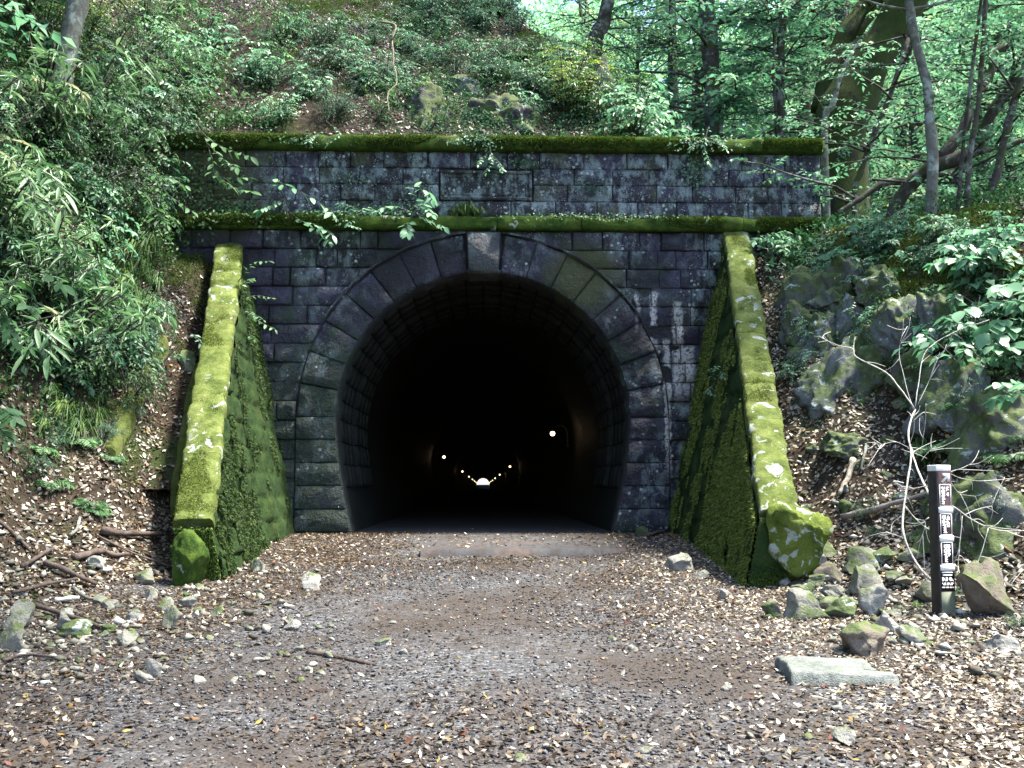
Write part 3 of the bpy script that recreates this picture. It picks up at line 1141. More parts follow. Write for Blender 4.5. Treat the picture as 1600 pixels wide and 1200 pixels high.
def dm_right(x, y):
    uR = (x - 3.2) * 0.76 + (y - 9.8) * 0.65
    m = n2(x, y, 0.75, 151) + 0.5 * n2(x, y, 2.4, 152) + 0.35 * smooth(5.0, 6.0, x)
    return smooth(0.0, 0.25, m) * smooth(0.5, 1.0, uR) * (x > 4.3)


def dm_hill(x, y):
    m = n2(x, y, 0.8, 153) + 0.5 * n2(x, y, 2.6, 154) + 0.3 * smooth(-1.6, 0.2, x) - 0.15
    return smooth(0.0, 0.25, m) * (y > 15.4)


def dm_left(x, y):
    uL = (x + 3.1) * -0.884 + (y - 10.3) * 0.468
    m = n2(x, y, 0.9, 155) + 0.5 * n2(x, y, 2.6, 156) - 0.1
    return smooth(0.0, 0.25, m) * smooth(1.0, 1.6, uL)


def dens_bank(x, y):
    d = 0.75 + 0.3 * n2(x, y, 1.0, 73)
    d = d * (1 - 0.88 * np.clip(dm_right(x, y) + dm_hill(x, y) + dm_left(x, y), 0, 1))
    wallL = (x > -2.62 - BAT * np.clip(wing_ridge(-1, y), 0, 5) - 0.42) & (x < 0)
    wallR = (x < 2.62 + BAT * np.clip(wing_ridge(1, y), 0, 5) + 0.38) & (x > 0)
    port = (y > 14.6) & (y < 15.4) & (x > X_L) & (x < X_R)
    m = ((wallL | wallR) & (y > 9.9) & (y < 15)) | port
    return np.where((road_mask(x, y) & (y < 15.05)) | m, 0, np.clip(d, 0.07, 1))


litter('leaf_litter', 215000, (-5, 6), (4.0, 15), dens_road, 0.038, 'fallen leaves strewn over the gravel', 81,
       lambda x, y: 0.34 * smooth(0.3, 2.6, x) - 0.12 + 0.14 * smooth(-1, -3, x))  # right side tinted paler to imitate the stronger light there
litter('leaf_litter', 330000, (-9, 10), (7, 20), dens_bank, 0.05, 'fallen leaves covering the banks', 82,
       lambda x, y: 0.20 * smooth(2, 3.5, x) + 0.03 - 0.30 * smooth(15, 15.6, y))  # right bank leaves paler to match that painted light; hill leaves darker

def mouth_leaves():
    rng = np.random.default_rng(86)
    n = 900
    x = np.clip(rng.normal(0, 1.1, n), -1.75, 1.75)
    y = 12.75 + np.abs(rng.normal(0, 1.3, n))
    x = np.where(rng.uniform(0, 1, n) < 0.45, np.sign(x) * rng.uniform(1.1, 1.75, n), x)
    k = y < 18
    x, y = x[k], y[k]
    z = np.where(y < 15, -0.03 + 0.092 * (y - 12.5) / 2.5, 0.062)
    B = Buf()
    flat_leaves(B, np.stack([x, y, z], -1), np.tile([0, 0, 1.0], (len(x), 1)), 0.045, rng, tint=rng.beta(1.4, 1.7, len(x)))
    o = obj('leaf_litter', B.mesh('leaf_litter', M_LITTER))
    o['kind'] = 'stuff'


mouth_leaves()

# gravel: loose little stones
def gravel(name, n, xr, yr, dens, seed, smin, smax, mat):
    rng = np.random.default_rng(seed)
    x, y = scatter_px(n, rng, xr, yr)
    k = (rng.uniform(0, 1, n) < dens(x, y)) & keep_view(x, y)
    x, y = x[k], y[k]
    n = len(x)
    P = np.stack([x, y, H(x, y)], -1)
    s = smin + (smax - smin) * rng.uniform(0, 1, n) ** 3
    o6 = np.array([[1, 0, 0], [-1, 0, 0], [0, 1, 0], [0, -1, 0], [0, 0, 0.8], [0, 0, -0.5]], float)
    V = o6[None] * rng.uniform(0.5, 1.2, (n, 6, 1)) + rng.normal(0, 0.25, (n, 6, 3))
    th = rng.uniform(0, 6.28, n)
    c, sn = np.cos(th)[:, None], np.sin(th)[:, None]
    V = np.stack([V[..., 0] * c - V[..., 1] * sn, V[..., 0] * sn + V[..., 1] * c, V[..., 2] * 0.75], -1)
    V = V * s[:, None, None] + P[:, None] + np.array([0, 0, 0.3]) * s[:, None, None]
    T = np.array([[0, 2, 4], [2, 1, 4], [1, 3, 4], [3, 0, 4], [2, 0, 5], [1, 2, 5], [3, 1, 5], [0, 3, 5]])
    B = Buf()
    B.add(V.reshape(-1, 3), (np.arange(n)[:, None, None] * 6 + T[None]).reshape(-1, 3), None, np.repeat(rng.uniform(0, 1, n), 6))
    o = obj(name, B.mesh(name, mat))
    o['kind'] = 'stuff'
    return o


Mg = Mat('loose_gravel', 0.85, 0.3)
Mg.color(Mg.ramp(Mg.attr(), [(0, (0.03, 0.028, 0.03)), (0.5, (0.042, 0.042, 0.046)), (0.85, (0.09, 0.09, 0.096)), (1, (0.26, 0.26, 0.255))]))
Mg.bump(Mg.noise(60, 3), 0.4, 0.01)
gravel('gravel', 95000, (-4.5, 5), (4.0, 13), lambda x, y: np.where(road_mask(x, y), np.clip(0.5 + 0.5 * n2(x, y, 1.1, 90), 0.1, 1), 0.0), 91, 0.005, 0.019, Mg.m)
Mr = Mat('rubble_stone', 0.9, 0.2)
Mr.color(Mr.ramp(Mr.attr(), [(0, (0.05, 0.047, 0.036)), (0.5, (0.13, 0.123, 0.10)), (0.85, (0.25, 0.24, 0.205)), (1, (0.45, 0.44, 0.40))]))
Mr.bump(Mr.noise(50, 4), 0.5, 0.01)
gravel('rubble', 16000, (-6, 6), (6.5, 11.5), lambda x, y: np.clip(smooth(-1.4, -2.8, x) * 0.9 + smooth(2.2, 3.2, x) * 0.6, 0, 1) * np.clip(0.6 + 0.8 * n2(x, y, 0.9, 55), 0, 1), 92, 0.012, 0.06, Mr.m)

# ------------------------------------------------------------------ rocks
def rock_mat(name, c0, c1, moss, spots):
    M = Mat(name, 0.85, 0.25)
    c = M.mix(M.rng(M.noise(7, 6, 0.7), 0.3, 0.7), c0, c1)
    nz = M.n('NewGeometry')
    sp = M.n('SeparateXYZ')
    M.set(sp.inputs[0], nz.outputs['Normal'])
    mm = M.math('ADD', M.noise(3.5, 5, 0.7), M.math('MULTIPLY', sp.outputs[2], 0.16))
    mm = M.math('MULTIPLY', M.rng(mm, 0.62 - moss * 0.28, 0.74 - moss * 0.28), 0.92)
    c = M.mix(mm, c, M.ramp(M.noise(11, 5, 0.7), [(0.3, (0.02, 0.038, 0.012)), (0.55, (0.06, 0.085, 0.022)), (0.75, (0.12, 0.14, 0.035))]))
    if spots:
        s_ = M.rng(M.noise(4.2, 6, 0.72, dist=0.5), 0.66 - 0.07 * spots, 0.70 - 0.07 * spots)
        s_ = M.math('MULTIPLY', s_, M.rng(M.noise(16, 5, 0.7), 0.38, 0.52))
        c = M.mix(M.math('MULTIPLY', s_, 0.85), c, (0.36, 0.41, 0.41))
    M.color(c)
    M.bump(M.math('ADD', M.noise(14, 6, 0.7), M.math('MULTIPLY', M.noise(70, 3), 0.3)), 0.8, 0.03)
    return M.m


R_PALE = rock_mat('pale_rock', (0.12, 0.117, 0.105), (0.30, 0.29, 0.265), 0.1, 0.0)
R_MIX = rock_mat('part_mossy_rock', (0.10, 0.10, 0.083), (0.27, 0.263, 0.225), 0.34, 0.5)
R_MOSS = rock_mat('mossy_rock', (0.05, 0.05, 0.05), (0.15, 0.15, 0.15), 0.75, 0.9)
R_GREY = rock_mat('grey_outcrop', (0.05, 0.055, 0.06), (0.17, 0.18, 0.19), 0.5, 1.1)
R_HILL = rock_mat('dark_hill_rock', (0.028, 0.026, 0.031), (0.085, 0.08, 0.085), 0.6, 0.8)
R_DARK = rock_mat('brown_rock', (0.08, 0.065, 0.05), (0.20, 0.17, 0.14), 0.3, 0.0)


def ico(sub):
    t = (1 + 5 ** .5) / 2
    V = [(-1, t, 0), (1, t, 0), (-1, -t, 0), (1, -t, 0), (0, -1, t), (0, 1, t), (0, -1, -t), (0, 1, -t), (t, 0, -1), (t, 0, 1), (-t, 0, -1), (-t, 0, 1)]
    V = [tuple(np.array(v) / np.linalg.norm(v)) for v in V]
    Fc = [(0, 11, 5), (0, 5, 1), (0, 1, 7), (0, 7, 10), (0, 10, 11), (1, 5, 9), (5, 11, 4), (11, 10, 2), (10, 7, 6), (7, 1, 8), (3, 9, 4), (3, 4, 2), (3, 2, 6), (3, 6, 8), (3, 8, 9), (4, 9, 5), (2, 4, 11), (6, 2, 10), (8, 6, 7), (9, 8, 1)]
    for _ in range(sub):
        c, N2 = {}, []

        def mid(a, b):
            k = (min(a, b), max(a, b))
            if k not in c:
                m = np.array(V[a]) + np.array(V[b])
                V.append(tuple(m / np.linalg.norm(m)))
                c[k] = len(V) - 1
            return c[k]
        for a, b, d in Fc:
            x, y, z = mid(a, b), mid(b, d), mid(d, a)
            N2 += [(a, x, z), (b, y, x), (d, z, y), (x, y, z)]
        Fc = N2
    return np.array(V), np.array(Fc)


ICO = {k: ico(k) for k in (1, 2, 3, 4)}


def rock_mesh(name, seed, sub, mat, angular=0.36, planes=11, noise_amt=0.16, sm=False):
    rng = np.random.default_rng(seed)
    V, Fc = ICO[sub]
    V = V * np.array([1, 1, 1.0])
    for _ in range(planes):
        nrm = unit(rng.normal(0, 1, 3) * np.array([1, 1, 0.8]))
        d = rng.uniform(angular, angular + 0.42)
        e = np.maximum(V @ nrm - d, 0)
        V = V - e[:, None] * nrm[None] * 0.97
    k = 1 + noise_amt * vnoise(V + seed, 1.9, seed) + 0.6 * noise_amt * vnoise(V + seed, 4.5, seed + 1)
    if sub > 2:
        k = k + 0.35 * noise_amt * vnoise(V + seed, 9.5, seed + 2)
    V = V * k[:, None]
    V = V / np.abs(V).max(0)
    V[:, :2] *= (1 + 0.5 * np.clip(-V[:, 2], 0, 0.8))[:, None]
    return make_mesh(name, V, [Fc], mat, None, sm)


def rock(px, pyb, wpx, hpx, label, mat=None, seed=0, sub=3, name='rock', group=None, depth=0.8, rot=None, p=None, sink=0.42, cat='rock', **kw):
    p = hit(px, pyb) if p is None else p
    sc_ = (p[1]) / F
    hw, hh = wpx * sc_ / 2, hpx * sc_
    me = rock_mesh(name, seed, sub, mat, **kw)
    o = obj(name, me, None, (p[0], p[1] + hw * depth * (0.6 if sink < .5 else 0.95), p[2] + hh * (0.5 - min(sink, 0.5) * 0.3)), (0, 0, rot if rot is not None else seed * 1.3), (hw, hw * depth, hh * 0.5 * (1 + sink)))
    if rot is None:
        o.rotation_euler = (0, 0, (seed * 1.37) % 0.7 - 0.35)
    return tag(o, label, cat, group)


rock(308, 878, 66, 84, 'dark green mossy block at the foot of the left wing wall', M_MOSS_MOULD, 8, 4, 'boulder', cat='boulder', depth=0.8, p=np.array([-2.84, 10.10, -0.26]), noise_amt=.13, angular=0.45, rot=0.1)
rock(1248, 915, 118, 122, 'large mossy boulder spotted with white lichen at the foot of the right wing wall', M_MOSS_BOULDER, 5, 4, 'boulder', cat='boulder', depth=0.7, noise_amt=.20)
rock(1550, 965, 86, 84, 'upright brown mossy boulder standing just right of the signpost', R_DARK, 9, 3, 'boulder', cat='boulder')
rock(1362, 1026, 92, 50, 'wedge-shaped rock with pale top and dark front behind the concrete slab', R_DARK, 12, 3, depth=0.8)
rock(1390, 990, 42, 34, 'small whitish stone touching the back of the wedge-shaped rock', R_PALE, 13)
rock(1432, 1006, 52, 26, 'flat grey stone below and left of the signpost', R_PALE, 14)
rock(1576, 1020, 56, 26, 'flat pale stone in front of the upright brown boulder', R_PALE, 15)
rock(1262, 968, 62, 44, 'grey-green angular rock just below the lichen-spotted boulder', R_MIX, 16)
rock(1213, 968, 42, 25, 'small yellow-mossed rock at the bottom corner of the right wing wall', R_MOSS, 17)
rock(1362, 893, 64, 34, 'yellow-mossed rock high in the rubble heap left of the signpost', R_MIX, 18)
rock(1352, 932, 66, 46, 'broad pale-topped rock in the middle of the rubble heap', R_MIX, 19)
rock(1372, 962, 52, 44, 'pale angular rock at the lower end of the rubble heap', R_PALE, 20)
rock(1318, 968, 56, 30, 'low mossy rock between the grey-green rock and the pale angular rock', R_MOSS, 21)
rock(1300, 912, 50, 30, 'dark stone wedged beside the lichen-spotted boulder', R_DARK, 22)
rock(1455, 945, 40, 34, 'mossy stone tucked against the left side of the signpost', R_MIX, 23)
rock(483, 922, 34, 34, 'pale blocky stone alone on the leaves left of the gravel track', R_PALE, 24)
rock(318, 906, 56, 40, 'rounded buff rock against the foot of the left wing wall', R_MIX, 25, angular=0.8)
rock(404, 897, 30, 22, 'small buff stone at the inner base of the left wing wall', R_MIX, 26)
rock(1066, 893, 42, 28, 'pale flat-topped stone on the leaves inside the right wing wall', R_PALE, 27)
rock(1001, 838, 26, 22, 'greenish stone at the right foot of the arch', R_MOSS, 28)
rock(238, 1062, 24, 34, 'white upright stone on the gravel in the lower left', R_PALE, 29)
rock(221, 1066, 34, 16, 'white flat stone lying against the white upright stone', R_PALE, 30)
rock(96, 986, 32, 28, 'grey-white stone under the lowest fallen stick', R_PALE, 31)
rock(14, 1020, 48, 42, 'olive mossy rock at the left edge of the gravel', R_MIX, 32)
rock(28, 985, 48, 42, 'layered grey rock behind the olive mossy rock', R_MIX, 33)
rock(118, 1300 - 302, 60, 26, 'low yellow-green rock lying on the left gravel edge', R_MOSS, 34)
rock(190, 1010, 38, 30, 'buff stone beside the low yellow-green rock', R_MIX, 35)
rock(255, 958, 30, 24, 'greenish square stone on the left rubble slope', R_MIX, 36)
rock(265, 985, 28, 32, 'pale green stone standing on end on the left rubble slope', R_MIX, 37)
rock(235, 938, 26, 20, 'white wedge stone on the left rubble slope', R_PALE, 38)
rock(290, 950, 34, 20, 'long white stone on the left rubble slope', R_PALE, 39)
rock(222, 915, 38, 24, 'buff stone in the left rubble nearest the fallen logs', R_MIX, 40)
rock(600, 1010, 30, 12, 'thin pale stone lying on the gravel track', R_PALE, 41)
rock(455, 1275 - 290, 30, 18, 'small grey stone half buried on the gravel left of the track', R_PALE, 42)
rock(1318, 1165, 46, 22, 'rounded grey stone in the leaves in front of the concrete slab', R_PALE, 43)
rock(1100, 905, 30, 16, 'buff stone near the inner base of the right wing wall', R_MIX, 44)
rock(1130, 940, 26, 18, 'pale chip of stone on the leaves right of the track', R_PALE, 45)
rock(287, 582, 40, 34, 'grey stone lodged in the leaf chute beside the left wing wall', R_MIX, 46)
# outcrops on the right bank
rock(1290, 510, 127, 76, 'mossy ledge rock nearest the right wing wall on the bank', R_MOSS, 51, 4, 'outcrop', cat='outcrop', sink=1.0, noise_amt=.26, angular=0.5)
rock(1350, 535, 148, 88, 'grey lichen-blotched outcrop in the middle of the right bank', R_GREY, 52, 4, 'outcrop', cat='outcrop', sink=1.0, noise_amt=.26, angular=0.5)
rock(1312, 630, 116, 84, 'tall dark rock with mossy top low on the right bank', R_GREY, 53, 4, 'outcrop', cat='outcrop', sink=0.9, noise_amt=.26, angular=0.5)
rock(1400, 470, 116, 56, 'mossy ledge rock under the leafy shrubs on the right bank', R_MOSS, 54, 4, 'outcrop', cat='outcrop', sink=1.0, noise_amt=.26, angular=0.5)
rock(1530, 640, 148, 112, 'big pale-faced outcrop behind the dead branch', R_GREY, 55, 4, 'outcrop', cat='outcrop', sink=0.9, noise_amt=.26, angular=0.5)
rock(1580, 700, 137, 96, 'dark mossy outcrop at the right edge of the bank', R_MOSS, 56, 4, 'outcrop', cat='outcrop', sink=0.9, noise_amt=.26, angular=0.5)
rock(1335, 712, 95, 31, 'low moss cushion on the leaf slope above the signpost', R_MOSS, 57, 4, 'outcrop', cat='outcrop', sink=0.9, noise_amt=.26, angular=0.5)
rock(1570, 850, 201, 88, 'long green mossy mound behind the signpost', R_MOSS, 58, 4, 'outcrop', cat='outcrop', sink=0.9, noise_amt=.26, angular=0.7)
rock(1255, 470, 63, 48, 'small mossy rock at the head of the right leaf slope', R_MOSS, 59, 3, 'outcrop', cat='outcrop', sink=0.9, noise_amt=.26, angular=0.5)
rock(1450, 600, 95, 48, 'mossy step rock between the grey outcrop and the pale-faced outcrop', R_MOSS, 60, 3, 'outcrop', cat='outcrop', sink=0.9, noise_amt=.26, angular=0.5)
for k_, (px_, py_, w_, h_, m_, lb_) in enumerate((
        (1300, 560, 110, 70, R_GREY, 'dark lichened rock joining the ledge rock and the tall dark rock'),
        (1375, 600, 120, 80, R_MOSS, 'mossy rock hump in the middle of the right bank rock face'),
        (1420, 550, 110, 80, R_GREY, 'grey rock wedge at the right end of the bank rock face'),
        (1262, 530, 70, 60, R_MOSS, 'moss-covered rock edge beside the right leaf chute'),
        (1345, 470, 120, 60, R_MOSS, 'mossy brow of the bank rock face under the shrubs'),
        (1490, 540, 90, 80, R_MOSS, 'mossy block left of the big pale-faced outcrop'))):
    rock(px_, py_, w_, h_, lb_, m_, 90 + k_, 4, 'outcrop', cat='outcrop', sink=0.9, noise_amt=.26, angular=0.5)
bankrocks = [rock_mesh('rock', 260 + i, 3, (R_MOSS, R_GREY, R_MOSS, R_MIX)[i % 4], angular=0.45, noise_amt=.22) for i in range(8)]
rng = np.random.default_rng(31)
for i in range(60):
    px, py = rng.uniform(1235, 1600), rng.uniform(430, 800)
    p = hit(px, py)
    s = rng.uniform(12, 34) * p[1] / F / 2
    o = obj('rock', bankrocks[i % 8], None, (p[0], p[1] + s * .3, p[2]), (rng.normal(0, .3), rng.normal(0, .3), rng.uniform(0, 6.28)), (s * rng.uniform(0.9, 1.4), s, s * rng.uniform(.6, 1)))
    hgt = 'high' if py < 560 else ('halfway' if py < 680 else 'low')
    nb = 'near the right wing wall' if px < 1360 else ('behind the dead branch' if px < 1480 else 'toward the right edge')
    tag(o, f'small half-buried rock {hgt} on the right bank {nb}', 'rock', f'small rocks {hgt} on the right bank {nb}')
# outcrops above the portal
rock(662, 203, 108, 92, 'purple-grey rock face just above the coping, under the hanging root', R_HILL, 61, 4, 'outcrop', cat='outcrop', sink=0.8, noise_amt=.26, angular=0.5)
rock(720, 150, 70, 50, 'pale grey rock above the mossy outcrop on the hill', R_GREY, 62, 3, 'outcrop', cat='outcrop', sink=0.8, noise_amt=.26, angular=0.5)
rock(785, 203, 150, 62, 'wide mossy outcrop directly above the plaque', R_HILL, 63, 4, 'outcrop', cat='outcrop', sink=0.8, noise_amt=.26, angular=0.5)
rock(940, 150, 60, 60, 'upper pale rock on the right shoulder of the hill', R_GREY, 64, 3, 'outcrop', cat='outcrop', sink=0.8, noise_amt=.26, angular=0.5)
rock(985, 190, 60, 60, 'lower pale rock on the right shoulder of the hill', R_GREY, 65, 3, 'outcrop', cat='outcrop', sink=0.8, noise_amt=.26, angular=0.5)
heap = [rock_mesh('rock', 330 + i, 3, (R_MIX, R_MOSS, R_PALE, R_MIX, R_DARK)[i % 5], angular=0.4, noise_amt=.14) for i in range(10)]
rng = np.random.default_rng(37)
for (n_, bx_, lo, hi, lb_, gr_) in ((40, (1225, 1420, 865, 975), 20, 46, 'mossy rubble stone in the heap below the lichen-spotted boulder', 'mossy stones in the right rubble heap'),
                                   (30, (60, 470, 880, 1010), 14, 34, 'pale angular stone in the rubble fan below the left woodpile', 'pale stones in the left rubble fan')):
    for i in range(n_):
        p = hit(rng.uniform(bx_[0], bx_[1]), rng.uniform(bx_[2], bx_[3]))
        if abs(p[0]) < 2.75 and p[1] > 9.7:
            continue
        s = (lo + (hi - lo) * rng.uniform(0, 1) ** 1.7) * p[1] / F / 2
        o = obj('rock', heap[rng.integers(10)], None, (p[0], p[1], p[2] + s * .42), (rng.normal(0, .35), rng.normal(0, .35), rng.uniform(0, 6.28)), (s * rng.uniform(0.9, 1.35), s, s * rng.uniform(.5, .8)))
        tag(o, lb_, 'rock', gr_)
# loose stones of the two rubble fans
small = [rock_mesh('stone', 200 + i, 1, (R_PALE, R_MIX, R_PALE, R_DARK, R_MIX)[i % 5]) for i in range(10)]
rng = np.random.default_rng(5)


def stones(n, poly, label, group):
    c = 0
    while c < n:
        px, py = rng.uniform(poly[0], poly[1]), rng.uniform(poly[2], poly[3])
        p = hit(px, py)
        if abs(p[0]) < 2.6 and p[1] > 9.9:
            continue
        s = rng.uniform(7, 17) * (0.8 + 0.4 * (py - 850) / 250) * p[1] / F / 2
        o = obj('stone', small[rng.integers(10)], None, (p[0], p[1], p[2] + s * 0.4), (rng.normal(0, .3), rng.normal(0, .3), rng.uniform(0, 6.28)), (s * rng.uniform(0.8, 1.3), s, s * rng.uniform(.55, .9)))
        tag(o, label, 'stone', group)
        c += 1


stones(130, (0, 520, 870, 1070), 'small loose stone among dead leaves in the left rubble fan', 'loose stones in the left rubble fan')
stones(110, (1190, 1590, 860, 1020), 'small loose stone in the rubble around the signpost', 'loose stones in the right rubble heap')
stones(22, (500, 1500, 930, 1190), 'single small stone lying on the gravel and leaves of the forecourt', 'scattered stones on the forecourt')

# the broken concrete slab
def slab():
    p = hit(1308, 1066)
    L, W, T = 0.55, 0.44, 0.08
    M = Mat('weathered_concrete', 0.9, 0.2)
    c = M.mix(M.rng(M.math('ADD', M.math('MULTIPLY', M.noise(6, 6, 0.7), 0.6), M.math('MULTIPLY', M.noise(40, 4, 0.7), 0.4)), 0.36, 0.64), (0.06, 0.068, 0.062), (0.20, 0.215, 0.20))
    c = M.mix(M.rng(M.noise(4, 5, 0.7), 0.56, 0.66), c, (0.09, 0.13, 0.05))
    M.color(c)
    M.bump(M.math('ADD', M.noise(30, 5, .7), M.math('MULTIPLY', M.noise(120, 2), 0.4)), 0.8, 0.02)
    # outline of the top, worn at the corners; lower lip is wider where the front edge broke away
    n = 64
    rs = np.random.default_rng(3)
    per = []
    for k in range(n):
        t = 4 * k / n
        e, f = int(t), t - int(t)
        per.append([(-1 + 2 * f, -1), (1, -1 + 2 * f), (1 - 2 * f, 1), (-1, 1 - 2 * f)][e])
    per = np.array(per, float)
    top = per * np.array([L / 2, W / 2])
    top[:, 0] += 0.07 * (per[:, 1] < -0.5) * (per[:, 0] > 0.2) * per[:, 0]
    top += 0.012 * np.stack([n2(per[:, 0], per[:, 1], 5, 3), n2(per[:, 0], per[:, 1], 5, 4)], -1)
    brk = np.clip(-per[:, 1] - 0.6, 0, 1) * 2.0
    mid = top * (1.0 + 0.02) + np.c_[np.zeros(n), -brk * 0.018 * (1 + n2(per[:, 0], per[:, 1], 4, 8))]
    low = mid * 1.03 + np.c_[np.zeros(n), -brk * 0.03 * (1 + n2(per[:, 0], per[:, 1], 3, 9))]
    zt = T + 0.006 * n2(per[:, 0], per[:, 1], 3, 2)
    V = [np.c_[top * 0.97, zt], np.c_[top, zt - 0.008], np.c_[mid, zt - 0.035 - 0.012 * brk], np.c_[low, np.full(n, -0.05)]]
    inner = []
    for q in (0.8, 0.55, 0.28):
        P = np.c_[top * q, np.full(n, T)]
        for (hx, hy) in ((-0.13, 0.03), (0.12, 0.05)):
            P[:, 2] -= 0.02 * np.exp(-((P[:, 0] - hx) ** 2 + (P[:, 1] - hy) ** 2) / 0.0015)
        P[:, 2] += 0.005 * n2(P[:, 0], P[:, 1], 12, 6)
        inner.append(P)
    allv = np.vstack(V + inner + [np.array([[0, 0, T]])])
    k = np.arange(n)
    k2 = (k + 1) % n

    def strip(a, b):
        return np.stack([a * n + k, a * n + k2, b * n + k2, b * n + k], -1)
    Q_ = np.vstack([strip(3, 2), strip(2, 1), strip(1, 0), strip(0, 4), strip(4, 5), strip(5, 6)])
    Tt = np.stack([6 * n + k, 6 * n + k2, np.full(n, 7 * n)], -1)
    o = obj('concrete_slab', make_mesh('concrete_slab', allv, [Q_, Tt], M.m), None, p + np.array([0, 0.15, 0.0]), (math.radians(4), math.radians(2), math.radians(-4)))
    tag(o, 'weathered concrete slab lying on the leaves in the lower right', 'concrete slab')


slab()

# ------------------------------------------------------------------ fallen sticks and logs
def bark_mat(name, c0, c1, moss=0.0, lichen=0.0, mossc=((0.02, 0.035, 0.01), (0.06, 0.075, 0.018))):
    M = Mat(name, 0.9, 0.2)
    c = M.mix(M.rng(M.noise(9, 6, 0.75), 0.3, 0.7), c0, c1)
    if moss:
        c = M.mix(M.rng(M.noise(2.6, 5, 0.7), 0.62 - moss * 0.3, 0.72 - moss * 0.3), c, M.mix(M.noise(15), *mossc))
    if lichen:
        c = M.mix(M.math('MULTIPLY', M.rng(M.noise(5, 5, 0.7), 0.52, 0.62), lichen), c, (0.30, 0.34, 0.31))
    M.color(c)
    M.bump(M.noise(22, 6, 0.75, vec=M.mapped((1, 1, 0.35))), 0.9, 0.03)
    return M.m


B_STICK = bark_mat('rotten_stick', (0.035, 0.025, 0.02), (0.13, 0.10, 0.085))
B_GREY = bark_mat('bleached_wood', (0.30, 0.285, 0.255), (0.58, 0.56, 0.52))
B_BARK = bark_mat('dark_bark', (0.025, 0.022, 0.018), (0.075, 0.065, 0.055), 0.35, 0.5)
B_PALE = bark_mat('pale_bark', (0.07, 0.07, 0.06), (0.20, 0.20, 0.17), 0.3, 0.9)
B_MOSSY = bark_mat('mossy_bark', (0.012, 0.011, 0.009), (0.035, 0.03, 0.022), 0.85, 0.0, ((0.012, 0.026, 0.006), (0.05, 0.065, 0.012)))


def stick(pts, rpx, label, mat=B_STICK, lift=0.02, name='fallen_stick', cat='stick', group=None, twigs=()):
    P = np.array([hit(*q) for q in pts])
    Ym = P[:, 1].mean()
    r = rpx * Ym / F
    P = np.vstack([P[:1], P, P[-1:]]) if len(P) < 2 else P
    c = catmull(P, 5) if len(P) > 2 else np.linspace(P[0], P[1], 8)
    c[:, 2] = np.maximum(c[:, 2], H(c[:, 0], c[:, 1])) + r * 0.8 + lift
    c += 0.35 * r * np.stack([vnoise(c, 6, 1), vnoise(c, 6, 2), vnoise(c, 6, 3)], -1)
    B = Buf()
    B.tube(c, np.linspace(r, r * 0.7, len(c)), 8, wob=0.35)
    for (f, dx, dz, L) in twigs:
        b = c[int(f * (len(c) - 1))]
        B.tube(np.linspace(b, b + np.array([dx, -0.1, dz]) * L, 4), [r * .45, r * .35, r * .25, r * .15], 5)
    o = obj(name, B.mesh(name, mat, True))
    return tag(o, label, cat, group)


stick([(158, 840), (205, 846), (254, 846)], 5.5, 'thick dark log lying level, topmost of the left woodpile', lift=.04)
stick([(116, 882), (140, 874), (160, 870)], 6, 'short black log in the middle of the left woodpile')
stick([(68, 890), (105, 905), (150, 925)], 4.5, 'straight brown log slanting down in the middle of the left woodpile', lift=.04)
stick([(48, 955), (100, 970), (156, 988)], 4.5, 'long dark log lowest of the left woodpile', lift=.03)
stick([(86, 945), (124, 942)], 4, 'short pale stick just above the lowest log', B_GREY)
stick([(34, 896), (60, 880), (85, 868)], 3.5, 'dark stick rising to the right at the left of the woodpile', lift=.04)
stick([(0, 822), (25, 845), (48, 870)], 3, 'thin dark stick sliding down the bank at the left edge')
stick([(155, 862), (175, 874), (200, 872)], 3.5, 'crooked dark stick below the topmost log')
stick([(155, 845), (210, 872), (265, 892)], 1.8, 'thin twig crossing below the topmost log', lift=.03)
stick([(20, 938), (60, 930), (120, 915)], 3, 'grey stick lying across the left woodpile', lift=.05)
stick([(115, 925), (140, 942), (158, 935)], 3, 'bent grey stick beside the straight brown log', B_PALE)
stick([(5, 1040), (40, 1030), (85, 1034)], 2.5, 'curved thin stick on the gravel at the left edge')
stick([(108, 850), (120, 840), (125, 822)], 3, 'upright pale broken stick behind the woodpile', B_PALE, lift=.05)
stick([(480, 1022), (530, 1030), (580, 1040)], 4.5, 'dark half-buried branch on the gravel left of the track', lift=-0.01)
stick([(1314, 822), (1380, 806), (1448, 786)], 5, 'grey-brown log lying across the slope behind the signpost', bark_mat('grey_log', (0.12, 0.10, 0.085), (0.28, 0.24, 0.21)), lift=.05)
stick([(1334, 728), (1325, 755), (1312, 784)], 5, 'pale broken branch standing up the right leaf slope', bark_mat('pale_log', (0.2, 0.17, 0.13), (0.42, 0.36, 0.29)), lift=.04)
stick([(1354, 700), (1350, 720), (1345, 742)], 2.5, 'thin pale stick right of the pale broken branch', B_PALE)
stick([(1490, 806), (1535, 840), (1580, 872)], 3, 'reddish thin branch sloping down behind the signpost', bark_mat('red_stick', (0.10, 0.04, 0.03), (0.2, 0.09, 0.06)), lift=.03)
stick([(1200, 405), (1235, 410), (1270, 402)], 4, 'pale branch lying on the leaf slope under the string course', B_PALE, lift=.05)
stick([(1012, 842), (1042, 834)], 3, 'dark stick at the inner foot of the right wing wall')
stick([(1430, 505), (1470, 508), (1500, 488), (1522, 470)], 6, 'thick orange-brown root snaking over the right bank', bark_mat('root_bark', (0.10, 0.065, 0.03), (0.2, 0.14, 0.07)), lift=.10, name='exposed_root', cat='root')

